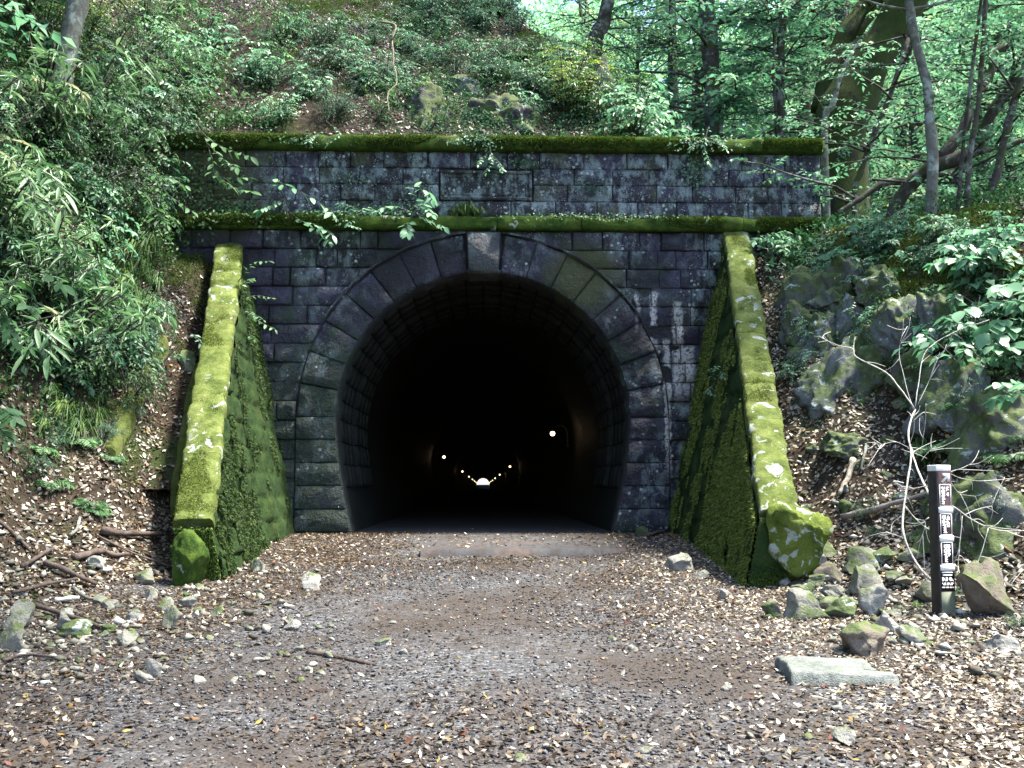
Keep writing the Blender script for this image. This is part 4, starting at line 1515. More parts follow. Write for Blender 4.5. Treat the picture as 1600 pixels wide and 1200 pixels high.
# the bleached dead branch by the signpost
def dead_branch():
    root_p = hit(1438, 905)
    Y0 = hit(1474, 960)[1] + 0.12
    o0 = root_p.copy()
    root = empty('dead_branch', o0, 'bleached bare branch with many forks standing behind the signpost', 'dead branch')

    brng = np.random.default_rng(64)

    def limb(name, pts, r0, r1, dy):
        P = np.array([at(a, b, Y0 + d) for (a, b), d in zip(pts, np.linspace(dy[0], dy[1], len(pts)))])
        c = catmull(P, 4)
        B = Buf()
        c = c + 0.005 * np.stack([vnoise(c, 5, 1 + k_) + 0.6 * vnoise(c, 13, 5 + k_) for k_ in range(3)], -1)
        B.tube(c - o0, 0.50 * np.linspace(r0, r1, len(c)) * Y0 / F * (1 + 0.18 * vnoise(c, 22, 9)), 6, wob=0.3)
        for q_ in range(6 if len(pts) > 3 else 3):
            k_ = brng.integers(len(c) // 3, len(c))
            tg = unit(c[min(k_, len(c) - 1)] - c[k_ - 1])
            dd = unit(tg * 0.6 + brng.normal(0, 0.55, 3))
            Lt = brng.uniform(0.08, 0.34)
            tw = np.array([c[k_], c[k_] + dd * Lt * .5 + brng.normal(0, .012, 3), c[k_] + dd * Lt + brng.normal(0, .02, 3)])
            B.tube(catmull(tw, 3) - o0, np.linspace(0.8, 0.35, 7) * Y0 / F, 4)
        obj(name, B.mesh(name, B_GREY, True), root)
    limb('main_limb', [(1460, 910), (1432, 880), (1412, 835), (1411, 800), (1418, 750), (1424, 710), (1419, 680), (1424, 652), (1430, 640)], 4.0, 2.8, (0, 1.1))
    limb('main_limb', [(1468, 800), (1448, 765), (1432, 730), (1424, 700)], 3.6, 3.2, (0.0, 0.9))
    limb('limb', [(1430, 640), (1405, 605), (1384, 582), (1352, 566), (1336, 556), (1332, 545), (1310, 540), (1288, 530), (1286, 524), (1298, 518)], 2.8, 1.2, (1.1, 1.6))
    limb('limb', [(1427, 640), (1415, 600), (1406, 560), (1408, 530), (1418, 510)], 1.6, 0.8, (1.1, 1.4))
    limb('limb', [(1430, 635), (1436, 595), (1442, 560), (1455, 540), (1500, 515), (1545, 500)], 1.7, 0.8, (1.1, 1.6))
    limb('limb', [(1434, 632), (1450, 600), (1460, 575), (1468, 550)], 1.4, 0.6, (1.1, 1.3))
    limb('limb', [(1411, 840), (1385, 832), (1355, 838)], 2.0, 0.8, (0.3, 0.5))
    limb('limb', [(1414, 790), (1430, 810), (1446, 816), (1440, 840), (1432, 848)], 1.6, 0.8, (0.2, 0.2))
    limb('limb', [(1412, 790), (1440, 820), (1470, 840), (1462, 875)], 1.8, 0.9, (0.25, 0.0))
    limb('limb', [(1412, 755), (1396, 752), (1420, 764), (1450, 758), (1468, 745)], 1.6, 0.9, (0.4, 0.2))
    limb('limb', [(1446, 813), (1470, 800), (1486, 790), (1520, 812), (1560, 828), (1610, 830)], 2.4, 1.6, (0.0, 0.1))
    limb('limb', [(1482, 738), (1500, 732), (1518, 724)], 1.4, 0.7, (0.2, 0.3))
    limb('limb', [(1484, 740), (1505, 748), (1538, 752)], 1.3, 0.6, (0.2, 0.3))
    limb('limb', [(1484, 752), (1500, 772), (1524, 775)], 1.2, 0.6, (0.2, 0.3))
    limb('limb', [(1503, 806), (1530, 795), (1550, 790)], 1.5, 0.7, (0.05, 0.2))
    limb('limb', [(1504, 806), (1499, 850), (1496, 885), (1494, 912)], 1.6, 0.9, (0.05, -0.05))
    limb('limb', [(1545, 824), (1535, 860), (1520, 898)], 1.6, 0.9, (0.1, 0.0))
    limb('limb', [(1486, 930), (1530, 932), (1556, 938)], 1.3, 0.7, (-0.1, -0.15))
    limb('limb', [(1548, 932), (1565, 922), (1582, 912)], 1.1, 0.6, (0.0, 0.0))
    limb('limb', [(1420, 700), (1400, 690), (1378, 694), (1365, 693)], 1.2, 0.6, (0.9, 0.9))
    limb('limb', [(1424, 660), (1445, 645), (1440, 700)], 1.3, 0.6, (1.0, 1.0))
    limb('limb', [(1440, 720), (1452, 705), (1462, 698)], 1.2, 0.6, (0.7, 0.7))


dead_branch()

# hanging root above the coping
P = np.array([at(612, 60, 16.9), at(614, 80, 16.7), at(617, 105, 16.5), at(620, 128, 16.2), at(608, 142, 16.0), at(604, 158, 15.8), at(611, 174, 15.6)])
B = Buf()
c = catmull(P, 4)
c = c + 0.03 * np.stack([vnoise(c, 6, 1), vnoise(c, 6, 2), vnoise(c, 6, 3)], -1)
B.tube(c, np.linspace(0.016, 0.007, len(c)), 6, wob=.3)
for k_ in (8, 14, 19):
    B.tube(catmull([c[k_], c[k_] + [0.10 * (-1) ** k_, -.04, -.08], c[k_] + [0.20 * (-1) ** k_, -.06, -.22]], 4), np.linspace(0.006, 0.002, 9), 4)
B.tube(catmull([at(594, 34, 17.2), at(618, 40, 17.0), at(612, 62, 16.85)], 4), 0.02, 6, wob=.3)
tag(obj('hanging_root', B.mesh('hanging_root', bark_mat('root_pale', (0.10, 0.085, 0.06), (0.24, 0.20, 0.14)), True)), 'pale crooked root hanging down the hillside above the coping', 'root')

# ------------------------------------------------------------------ concrete drain on the left bank
def drain():
    pts = [(283, 588), (262, 640), (245, 700), (222, 772)]
    P = np.array([hit(*q) for q in pts])
    c = catmull(P, 5)
    c[:, 2] = H(c[:, 0], c[:, 1])
    root = empty('drain_channel', c[-1], 'mossy concrete drain channel filled with leaves, running down the left bank', 'drain channel')
    o0 = c[-1]
    M = moss_mat('drain_moss', (0.03, 0.045, 0.012), (0.08, 0.10, 0.025), (0.12, 0.13, 0.05), 0, 0.2, 0.2)
    wdt = np.linspace(0.16, 0.30, len(c))
    d = unit(np.gradient(c, axis=0))
    sd = unit(np.cross(d, [0, 0, 1.0]))
    for s, nm in ((-1, 'side_wall'), (1, 'side_wall')):
        q = c + sd * (s * wdt)[:, None]
        B = Buf()
        V = []
        for k in range(len(c)):
            t = sd[k] * s * (0.24 if s * sd[k][0] < 0 else 0.10)
            for (a, b) in ((0, -0.25), (0, 0.12), (0.2, 0.15), (0.8, 0.15), (1, 0.12), (1, -0.25)):
                e = q[k] + t * a + np.array([0, 0, b])
                e[2] += max(0.0, min(0.35, float(H(e[0], e[1])) - c[k][2])) * (b > 0)
                V.append(e + 0.012 * np.array([n2(e[0], e[2], 6, 1), 0, n2(e[1], e[2], 6, 2)]))
        n = 6
        Q_ = [[i * n + j, i * n + j + 1, (i + 1) * n + j + 1, (i + 1) * n + j] for i in range(len(c) - 1) for j in range(n - 1)]
        B.add(np.array(V) - o0, None, Q_)
        e = (len(c) - 1) * n
        B.add(np.array(V[e:e + n]) - o0, [[0, 1, 2], [0, 2, 3], [0, 3, 4], [0, 4, 5]])
        obj(nm, B.mesh(nm, M), root)
    V = np.vstack([c - sd * wdt[:, None], c + sd * wdt[:, None]]) + np.array([0, 0, 0.045])
    n = len(c)
    i = np.arange(n - 1)
    obj('channel_bed', make_mesh('channel_bed', V - o0, [np.c_[i, i + 1, n + i + 1, n + i]], M_SOIL), root)
    rng_ = np.random.default_rng(8)
    m_ = 420
    k = rng_.integers(0, n - 1, m_)
    f = rng_.uniform(0, 1, m_)[:, None]
    s_ = rng_.uniform(-1, 1, m_)[:, None]
    P_ = c[k] * (1 - f) + c[k + 1] * f + sd[k] * s_ * wdt[k][:, None] * 0.95 + np.array([0, 0, 0.05])
    B = Buf()
    flat_leaves(B, P_ - o0, np.tile([0, -.5, .8], (m_, 1)), 0.05, rng_, tint=rng_.beta(1.5, 1.6, m_))
    o_ = obj('leaf_fill', B.mesh('leaf_fill', M_LITTER), root)
    o_['kind'] = 'stuff'


drain()

# ------------------------------------------------------------------ signpost
def signpost():
    p = hit(1474, 960)
    W = 0.13
    Ht = 1.235
    root = empty('signpost', p, 'dark square waymarker post with arrow and white-framed text panels', 'signpost')
    root.rotation_euler = (0, math.radians(0.6), math.radians(9))

    def bx(name, x0, x1, y0, y1, z0, z1, mat, bev=0.0, parent=root):
        V = [[x, y, z] for x in (x0, x1) for y in (y0, y1) for z in (z0, z1)]
        Q_ = [[0, 1, 3, 2], [4, 6, 7, 5], [0, 4, 5, 1], [2, 3, 7, 6], [0, 2, 6, 4], [1, 5, 7, 3]]
        o = obj(name, make_mesh(name, V, [np.array(Q_)], mat), parent)
        if bev:
            m = o.modifiers.new('bevel', 'BEVEL')
            m.width = bev
            m.segments = 2
        return o
    Mp = Mat('dark_post', 0.6, 0.4)
    Mp.color(Mp.mix(Mp.rng(Mp.noise(14, 5), .35, .7), (0.016, 0.013, 0.013), (0.04, 0.034, 0.034)))
    Mb = Mat('post_foot', 0.8, 0.3)
    Mb.color(Mb.mix(Mb.rng(Mb.noise(9, 5), .35, .7), (0.11, 0.125, 0.085), (0.20, 0.215, 0.16)))
    Mw = Mat('white_paint', 0.5, 0.4)
    Mw.color(Mw.mix(Mw.rng(Mw.noise(20, 4), .4, .75), (0.82, 0.82, 0.82), (0.66, 0.67, 0.65)))
    Mbr = Mat('brown_panel', 0.8, 0.12)
    Mbr.color((0.035, 0.022, 0.026))
    h = W / 2
    bx('post', -h, h, -h, h, -0.3, Ht - 0.05, Mp.m, 0.004)
    bx('cap', -h - 0.002, h + 0.002, -h - 0.002, h + 0.002, Ht - 0.05, Ht, Mw.m, 0.004)
    f = -h
    bx('post_foot', -h + 0.012, h + 0.003, f - 0.004, f + 0.02, -0.05, 0.19, Mb.m)
    bx('facing', -h + 0.012, h + 0.003, f - 0.005, f + 0.02, 0.192, Ht - 0.052, Mbr.m)
    for z in (0.86, 0.625, 0.385):
        bx('white_band', -h + 0.006, h + 0.006, f - 0.009, f - 0.0055, z - 0.024, z + 0.024, Mw.m)
    # panel frames, thin white outlines
    for zt, zb in ((1.075, 0.888), (0.833, 0.653), (0.597, 0.413)):
        for (a, b, c, d) in ((-0.048, 0.058, zt - 0.008, zt), (-0.048, 0.058, zb, zb + 0.006), (-0.048, -0.042, zb + .007, zt - .009), (0.052, 0.058, zb + .007, zt - .009)):
            bx('panel_frame', a, b, f - 0.0078, f - 0.0055, c, d, Mw.m)
    # lettering: cells of blocky glyphs standing a hair proud of the panels
    def cells(rows, x0, z0, cw, ch, name='lettering'):
        B = Buf()
        for r, row in enumerate(rows):
            c = 0
            while c < len(row):
                if row[c] == '1':
                    e = c
                    while e < len(row) and row[e] == '1':
                        e += 1
                    xa, xb = x0 + c * cw, x0 + e * cw
                    za, zb = z0 - (r + 1) * ch + 0.0012, z0 - r * ch
                    V = [[x, y, z] for x in (xa, xb) for y in (f - 0.0072, f - 0.0055) for z in (za, zb)]
                    B.add(V, None, [[0, 1, 3, 2], [4, 6, 7, 5], [0, 4, 5, 1], [2, 3, 7, 6], [0, 2, 6, 4], [1, 5, 7, 3]])
                    c = e
                else:
                    c += 1
        obj(name, B.mesh(name, Mw.m), root)
    cells(['11010111', '11110110', '01100111', '11110100', '10110000', '11110011', '01100111', '11110011', '11100000', '01100000', '11110000', '01000000', '11100000', '01100000', '11100000'], -0.030, 1.053, 0.0085, 0.0098)
    cells(['11110010', '10110111', '11110101', '01101111', '11100100', '10111110', '11100111', '01101101', '11110111', '00110111', '01110000', '00110000', '01110000', '00110000', '01111000'], -0.030, 0.815, 0.0085, 0.0098)
    cells(['01111111', '01011101', '01111111', '00110110', '01111111', '01011111', '01110110', '00111111', '01110111', '00110110', '00111000', '00110000', '00111000', '00110000', '00111000'], -0.032, 0.575, 0.0085, 0.0098)
    cells(['111111111111', '000000000000', '011111111110', '000000000000', '110011001100', '111011011110', '110111001101', '000000000000', '101101110111', '011101101110', '000000000000', '111011101101'], -0.048, 0.352, 0.0085, 0.0112)
    # arrow pointing up to the right
    A = np.array([(-0.034, 0.0), (0.010, 0.045), (-0.018, 0.045), (-0.018, 0.066), (0.044, 0.066), (0.044, 0.0), (0.024, 0.0), (0.024, 0.030), (-0.018, -0.012)])
    A = A + np.array([0.006, 1.098])
    V = np.vstack([np.c_[A[:, 0], np.full(9, f - 0.008), A[:, 1]], np.c_[A[:, 0], np.full(9, f - 0.0055), A[:, 1]]])
    k = np.arange(9)
    T = [[0, 8, 7, 1], [1, 7, 6, 4], [1, 4, 3, 2]]
    arrow = make_mesh('arrow', V, [np.array([[0, 8, 7, 1]]), np.array([[7, 6, 5]]), np.array([[7, 5, 4, 1]]), np.array([[1, 4, 3, 2]]), np.stack([k, (k + 1) % 9, 9 + (k + 1) % 9, 9 + k], -1)], Mw.m)
    obj('arrow', arrow, root)


signpost()
# ------------------------------------------------------------------ plants
GREEN = [(0.0, (0.014, 0.04, 0.014)), (0.35, (0.04, 0.10, 0.03)), (0.65, (0.072, 0.165, 0.06)), (1.0, (0.14, 0.25, 0.09))]
TEAL = [(0.0, (0.010, 0.036, 0.018)), (0.35, (0.030, 0.090, 0.043)), (0.65, (0.064, 0.16, 0.082)), (1.0, (0.13, 0.25, 0.13))]
PALE = [(0.0, (0.036, 0.105, 0.055)), (0.4, (0.088, 0.205, 0.112)), (0.7, (0.165, 0.305, 0.175)), (1.0, (0.29, 0.42, 0.24))]
YELL = [(0.0, (0.02, 0.05, 0.01)), (0.4, (0.06, 0.12, 0.02)), (0.7, (0.13, 0.2, 0.03)), (1.0, (0.28, 0.32, 0.05))]
L_GREEN = leaf_mat('green_leaf', GREEN, 0.35, 0.5, 0.3)
L_TEAL = leaf_mat('blue_green_leaf', TEAL, 0.35, 0.48, 0.32)
L_PALE = leaf_mat('pale_leaf', PALE, 0.4, 0.42, 0.4)
L_YELL = leaf_mat('yellow_green_leaf', YELL, 0.42, 0.45, 0.4)
L_DARK = leaf_mat('dark_green_leaf', [(0, (0.006, 0.018, 0.008)), (0.5, (0.028, 0.07, 0.026)), (1, (0.07, 0.13, 0.04))], 0.25, 0.55, 0.25)
L_GRASS = leaf_mat('grass_blade', [(0, (0.012, 0.035, 0.008)), (0.5, (0.035, 0.085, 0.02)), (1, (0.10, 0.15, 0.035))], 0.3, 0.5, 0.35)
L_SASA = leaf_mat('bamboo_leaf', [(0, (0.02, 0.05, 0.025)), (0.5, (0.08, 0.165, 0.07)), (0.9, (0.20, 0.30, 0.15)), (1, (0.3, 0.3, 0.18))], 0.25, 0.45, 0.35)
L_FAR = leaf_mat('far_leaf', [(0, (0.04, 0.11, 0.06)), (0.4, (0.10, 0.23, 0.12)), (0.75, (0.19, 0.33, 0.17)), (1, (0.32, 0.43, 0.18))], 0.6, 0.5, 0.35)
UPV = np.array([0, 0, 1.0])


def leaf_quads(B, base, ldir, nrm, s, aspect, tint, fold=0.12, bend=0.25):
    """four-vertex leaves: folded along the midrib, tip bent down"""
    w_ = unit(np.cross(nrm, ldir))
    nn = np.cross(ldir, w_)
    s = np.asarray(s).reshape(-1, 1)
    tip = base + ldir * s - nn * s * bend * 0.6
    l_ = base + ldir * s * 0.45 + w_ * s * aspect * 0.5 + nn * s * fold * 0.5
    r_ = base + ldir * s * 0.45 - w_ * s * aspect * 0.5 + nn * s * fold * 0.5
    V = np.stack([base, r_, tip, l_], 1).reshape(-1, 3)
    n = len(base)
    b = np.arange(n)[:, None] * 4
    B.add(V, np.concatenate([b + np.array([[0, 1, 2]]), b + np.array([[0, 2, 3]])]), None, np.repeat(tint, 4))


def spray(B, rng, O, D, L, k, size, aspect=0.5, droop=0.3, tint0=0.0, up=0.9, spread=0.85, jit=0.22, ends=True):
    """twigs at O going along D; k leaves in two ranks on each. Returns twig end points"""
    n = len(O)
    D = unit(D)
    L = np.broadcast_to(np.asarray(L, float), (n,))
    t = np.linspace(0.15, 1.0, k)[None, :]
    pos = O[:, None] + D[:, None] * (L[:, None] * t)[..., None] - UPV * (droop * L[:, None] * t * t)[..., None]
    tang = unit(D[:, None] - UPV * (2 * droop * t)[..., None])
    side = unit(np.cross(tang, UPV + 0.001))
    sg = np.where(np.arange(k) % 2 == 0, 1.0, -1.0)[None, :, None]
    ld = tang * (1 - spread * 0.6) + side * sg * spread
    ld[:, -1] = tang[:, -1]
    ld = unit(ld + rng.normal(0, jit, ld.shape) - UPV * 0.18)
    nr = unit(UPV * up + rng.normal(0, 0.35, ld.shape))
    s = size * rng.uniform(0.65, 1.25, (n, k))
    tw = rng.normal(0, 0.13, (n, 1)) + rng.normal(0, 0.13, (n, k)) + 0.45 + tint0
    leaf_quads(B, pos.reshape(-1, 3), ld.reshape(-1, 3), nr.reshape(-1, 3), s.ravel(), aspect, np.clip(tw, 0, 1).ravel())
    return pos[:, -1]


def plant_meshes(kind, seed):
    """returns [(part name, mesh)] around the origin"""
    rng = np.random.default_rng(seed)
    S, Lf = Buf(), Buf()
    P = dict(
        shrub=dict(ns=6, h=0.75, lean=0.55, tw=7, L=0.30, k=9, size=0.075, asp=0.48, droop=0.35, mat=L_TEAL),
        bright=dict(ns=6, h=0.8, lean=0.6, tw=7, L=0.32, k=9, size=0.08, asp=0.45, droop=0.35, mat=L_GREEN),
        fine=dict(ns=8, h=0.55, lean=0.7, tw=10, L=0.26, k=14, size=0.032, asp=0.5, droop=0.5, mat=L_TEAL),
        broad=dict(ns=5, h=0.65, lean=0.6, tw=4, L=0.22, k=6, size=0.14, asp=0.62, droop=0.2, mat=L_TEAL),
        yellow=dict(ns=5, h=0.9, lean=0.5, tw=8, L=0.30, k=9, size=0.055, asp=0.5, droop=0.2, mat=L_YELL),
        pale=dict(ns=6, h=0.7, lean=0.65, tw=6, L=0.27, k=7, size=0.105, asp=0.52, droop=0.25, mat=L_PALE),
        palebroad=dict(ns=5, h=0.65, lean=0.6, tw=4, L=0.22, k=6, size=0.15, asp=0.62, droop=0.2, mat=L_PALE),
        small=dict(ns=7, h=0.6, lean=0.65, tw=8, L=0.25, k=9, size=0.055, asp=0.52, droop=0.3, mat=L_PALE),
        dark=dict(ns=7, h=0.6, lean=0.7, tw=9, L=0.28, k=10, size=0.055, asp=0.45, droop=0.45, mat=L_DARK),
        sasa=dict(ns=9, h=0.95, lean=0.5, tw=5, L=0.10, k=5, size=0.20, asp=0.13, droop=0.3, mat=L_SASA),
    )[kind]
    for i in range(P['ns']):
        a = rng.uniform(0, 6.28)
        d = np.array([math.cos(a), math.sin(a), 0]) * P['lean'] * rng.uniform(0.4, 1.2)
        h = P['h'] * rng.uniform(0.6, 1.15)
        t = np.linspace(0, 1, 6)[:, None]
        st = t * UPV * h + d * h * t ** 1.6 + np.array([0.04 * math.cos(a), 0.04 * math.sin(a), -0.12 * 1]) * (1 - t)
        st[:, 2] -= 0.18 * h * (t[:, 0] ** 3) * P['lean']
        S.tube(st, np.linspace(0.010, 0.003, 6) * (1 + P['h']), 4, cap=False, tint=0.4)
        m = P['tw']
        tt = rng.uniform(0.28, 1.0, m)
        tt[0] = 1.0
        O = np.stack([np.interp(tt, t[:, 0], st[:, j]) for j in range(3)], -1)
        az = rng.uniform(0, 6.28, m)
        D = np.stack([np.cos(az), np.sin(az), rng.uniform(-0.15, 0.45, m)], -1) + d * 0.8
        if kind == 'sasa':
            D[:, 2] += 0.3
        Ls = P['L'] * rng.uniform(0.7, 1.3, m)
        E = spray(Lf, rng, O, D, Ls, P['k'], P['size'], P['asp'], P['droop'], 0.1 * (h - P['h']), jit=0.22 if kind != 'sasa' else 0.4)
        S.prisms(O, E, np.full(m, 0.0035), np.full(m, 0.0015), 0.4)
    return [('stems', S.mesh('stems', B_BARK)), ('foliage', Lf.mesh('foliage', P['mat']))]


def fern_meshes(seed):
    rng = np.random.default_rng(seed)
    Lf = Buf()
    S = Buf()
    for i in range(11):
        a = 6.28 * i / 11 + rng.uniform(-.2, .2)
        d = np.array([math.cos(a), math.sin(a), 0])
        L = rng.uniform(0.4, 0.65)
        t = np.linspace(0.08, 1, 16)
        pos = d * (L * t)[:, None] + UPV * (L * (0.75 * t - 0.75 * t * t))[:, None]
        S.tube(pos[::3], np.linspace(0.005, 0.002, len(pos[::3])), 3, cap=False)
        side = np.cross(d, UPV)
        for sg in (-1, 1):
            ld = unit(side * sg + d * 0.45 - UPV * 0.15 + rng.normal(0, .08, (16, 3)))
            s = 0.16 * np.sin(np.pi * np.clip(t * 0.9 + 0.12, 0, 1)) * L / 0.5 + 0.015
            leaf_quads(Lf, pos, ld, np.tile(UPV, (16, 1)) + rng.normal(0, .2, (16, 3)), s, 0.28, np.clip(rng.normal(0.5, .12, 16), 0, 1))
    return [('stems', S.mesh('stems', B_BARK)), ('fronds', Lf.mesh('fronds', L_GREEN))]


def tuft_meshes(seed, n=90, L=0.32, mat=None):
    rng = np.random.default_rng(seed)
    B = Buf()
    a = rng.uniform(0, 6.28, n)
    out = rng.uniform(0.2, 1.0, n)
    ll = L * rng.uniform(0.6, 1.25, n)
    d = np.stack([np.cos(a), np.sin(a), np.zeros(n)], -1)
    b0 = d * rng.uniform(0, 0.07, (n, 1))
    p1 = b0 + d * (out * ll * 0.35)[:, None] + UPV * (ll * (0.7 - 0.2 * out))[:, None]
    p2 = b0 + d * (out * ll * 0.9)[:, None] + UPV * (ll * (0.75 - 0.85 * out))[:, None]
    w_ = np.cross(d, UPV) * 0.006
    V = np.stack([b0 - w_, b0 + w_, p1 + w_ * .8, p1 - w_ * .8, p2], 1).reshape(-1, 3)
    i = np.arange(n)[:, None] * 5
    B.add(V, i + np.array([[3, 2, 4]]), i + np.array([[0, 1, 2, 3]]), np.repeat(rng.uniform(0, 1, n), 5))
    return [('blades', B.mesh('blades', mat or L_GRASS))]


PROTO = {k: [plant_meshes(k, 300 + 10 * i + s) for s in range(3)] for i, k in enumerate(('shrub', 'bright', 'fine', 'broad', 'yellow', 'dark', 'sasa', 'pale', 'palebroad', 'small'))}
PROTO['fern'] = [fern_meshes(400 + s) for s in range(3)]
PROTO['tuft'] = [tuft_meshes(410 + s) for s in range(3)]
NAMES = dict(small=('sapling', 'sapling'), shrub=('shrub', 'shrub'), bright=('sapling', 'sapling'), fine=('shrub', 'shrub'), broad=('leafy_plant', 'plant'), yellow=('sapling', 'sapling'), dark=('shrub', 'shrub'), pale=('sapling', 'sapling'), palebroad=('leafy_plant', 'plant'), sasa=('bamboo_grass', 'bamboo grass'), fern=('fern', 'fern'), tuft=('grass_tuft', 'grass'))
prng = np.random.default_rng(77)


def plant(kind, p, scale, label, group=None, lean=0.0):
    nm, cat = NAMES[kind]
    if 'seedling' in label or 'weed' in label:
        nm = cat = 'seedling'
    if nm == 'sapling':
        label, group = label.replace('shrub', 'sapling'), group and group.replace('shrub', 'sapling')  # small, bright and pale kinds are shrubs that carry the sapling name
    N_ = ground_normal(np.array([p[0]]), np.array([p[1]]))[0]
    root = empty(nm, p, label, cat, group)
    ax = Vector((0, 0, 1)).lerp(Vector(N_), 0.45).normalized()
    q = ax.to_track_quat('Z', 'Y')
    root.rotation_mode = 'QUATERNION'
    root.rotation_quaternion = q @ Matrix.Rotation(prng.uniform(0, 6.28), 4, 'Z').to_quaternion()
    root.scale = (scale,) * 3
    for part, me in PROTO[kind][prng.integers(len(PROTO[kind]))]:
        obj(part, me, root)
    return root


def field(kinds, n, box, sc_, label, group, cond=None, weights=None, zone=None):
    c = tries = 0
    kinds = [kinds] if isinstance(kinds, str) else kinds
    while c < n and tries < n * 30:
        tries += 1
        px, py = prng.uniform(box[0], box[1]), prng.uniform(box[2], box[3])
        if cond and not cond(px, py):
            continue
        p = hit(px, py)
        if p[1] > 60:
            continue
        k = kinds[prng.integers(len(kinds))] if weights is None else kinds[prng.choice(len(kinds), p=weights)]
        zn = zone(px, py) if zone else ''
        plant(k, p - np.array([0, 0, 0.03]), prng.uniform(*sc_), label + zn, group + zn)
        c += 1


# left bank
def inpoly(poly):
    def f(x, y):
        r = False
        n = len(poly)
        for i in range(n):
            x1, y1 = poly[i]
            x2, y2 = poly[(i + 1) % n]
            if (y1 > y) != (y2 > y) and x < (x2 - x1) * (y - y1) / (y2 - y1) + x1:
                r = not r
        return r
    return f


left_bank = inpoly([(-60, 0), (250, 0), (330, 150), (250, 210), (235, 330), (200, 470), (240, 600), (180, 640), (-60, 640)])
def zl(px, py):
    if px < 0:
        return ', at the extreme left edge'
    if px < 150 and py < 260:
        return ', round the pale lichen-grey tree'
    if px >= 150 and py < 110:
        return ', high up beside the brown hilltop'
    if px >= 150 and py < 330:
        return ', next to the parapet end'
    if py < 330:
        return ', below the pale lichen-grey tree'
    if px >= 120:
        return ', right above the drain channel'
    if py < 480:
        return ', halfway up the left edge'
    return ', low at the left edge'


field('dark', 18, (-60, 330, 0, 640), (0.8, 1.3), 'dark small-leaved shrub on the left bank', 'dark shrubs on the left bank', left_bank, zone=zl)
field(['shrub', 'bright'], 24, (-60, 300, 0, 600), (0.5, 1.2), 'leafy green shrub on the left bank', 'leafy green shrubs on the left bank', left_bank, zone=zl)
field('pale', 14, (-60, 300, 60, 600), (0.6, 0.95), 'pale-leaved shrub on the left bank', 'pale shrubs on the left bank', left_bank, zone=zl)
field('sasa', 22, (-60, 330, 0, 600), (0.75, 1.2), 'drooping bamboo grass on the left bank', 'bamboo grass on the left bank', left_bank, zone=zl)
field('broad', 8, (-60, 130, 330, 640), (0.7, 1.0), 'broad-leaved plant at the left edge of the bank', 'broad-leaved plants on the left bank', left_bank)
field('yellow', 6, (20, 150, 20, 170), (0.6, 0.9), 'yellow-green sapling beside the pale trunk at upper left', 'yellow-green saplings at upper left')
field('fine', 8, (160, 245, 490, 590), (0.75, 1.1), 'fine-leaved teal shrub overhanging the drain channel', 'fine-leaved shrubs above the drain channel')
field('tuft', 16, (165, 245, 370, 500), (1.0, 1.6), 'bright green grass tuft beside the leaf chute', 'grass tufts beside the leaf chute')
field('tuft', 10, (60, 200, 590, 700), (0.6, 1.0), 'grass tuft low on the left bank', 'grass tufts low on the left bank')
field(['fine', 'fern'], 12, (20, 210, 640, 800), (0.3, 0.55), 'little green seedling among leaves low on the left bank', 'seedlings low on the left bank')
field(['bright', 'pale'], 12, (225, 370, 50, 195), (0.7, 1.0), 'fresh green shrub at the left end of the coping', 'fresh green shrubs at the left end of the coping')
field(['shrub', 'dark'], 14, (150, 290, 180, 345), (0.7, 1.0), 'leafy shrub hiding the left end of the parapet', 'shrubs hiding the left end of the parapet')
# hill above the portal
field(['shrub', 'dark', 'pale'], 12, (390, 580, 50, 190), (0.55, 0.95), 'teal shrub on the leafy hill left of the hanging root', 'teal shrubs left of the hanging root')
field('fine', 5, (480, 570, 130, 195), (0.7, 1.0), 'fine-leaved shrub just above the coping', 'fine-leaved shrubs just above the coping')
field(['fern', 'tuft', 'shrub', 'dark', 'fine', 'shrub'], 38, (640, 930, 0, 130), (0.4, 0.75), 'fern or grass clump on the green part of the hill', 'ground plants on the hill above the plaque')
field(['dark', 'fine', 'tuft'], 26, (560, 960, 60, 190), (0.35, 0.7), 'low dark shrub among the rocks on the hill', 'low shrubs among the hill rocks')
field(['tuft', 'fine'], 12, (290, 690, 0, 80), (0.4, 0.8), 'sparse green plant in the brown leaf litter of the hilltop', 'sparse plants on the brown hilltop')
field(['bright', 'yellow'], 14, (870, 1060, 0, 190), (0.6, 1.0), 'light green shrub along the right shoulder of the hill', 'light green shrubs on the hill shoulder')
def zh(px, py):
    return (' left of the hanging root' if px < 600 else (' right of the hanging root' if px < 800 else ' toward its right shoulder')) + (', high up' if py < 75 else ', just above the coping' if py > 150 else ', midway up')


field(['small', 'pale', 'bright', 'fine', 'shrub'], 16, (400, 600, 60, 195), (0.5, 0.9), 'light green shrub on the hill', 'light green shrubs on the hill', zone=zh)
field(['small', 'pale', 'bright', 'fine', 'small', 'shrub'], 46, (560, 990, 0, 195), (0.4, 0.8), 'light green shrub on the hill', 'light green shrubs on the hill', zone=zh)
field('small', 22, (1220, 1600, 400, 600), (0.35, 0.6), 'small pale-leaved shrub among the right bank rocks', 'small pale-leaved shrubs among the right bank rocks', zone=lambda x, y: ' nearest the wing wall' if x < 1340 else (' in the middle' if x < 1480 else ' toward the right edge'))
field(['small', 'pale', 'bright'], 26, (-40, 320, 60, 600), (0.45, 0.85), 'airy light green shrub on the left bank', 'airy light green shrubs on the left bank', left_bank, zone=zl)
field(['fern', 'fine', 'dark'], 12, (620, 860, 150, 196), (0.3, 0.5), 'little plant growing against the dark rocks above the coping', 'little plants against the hill rocks')
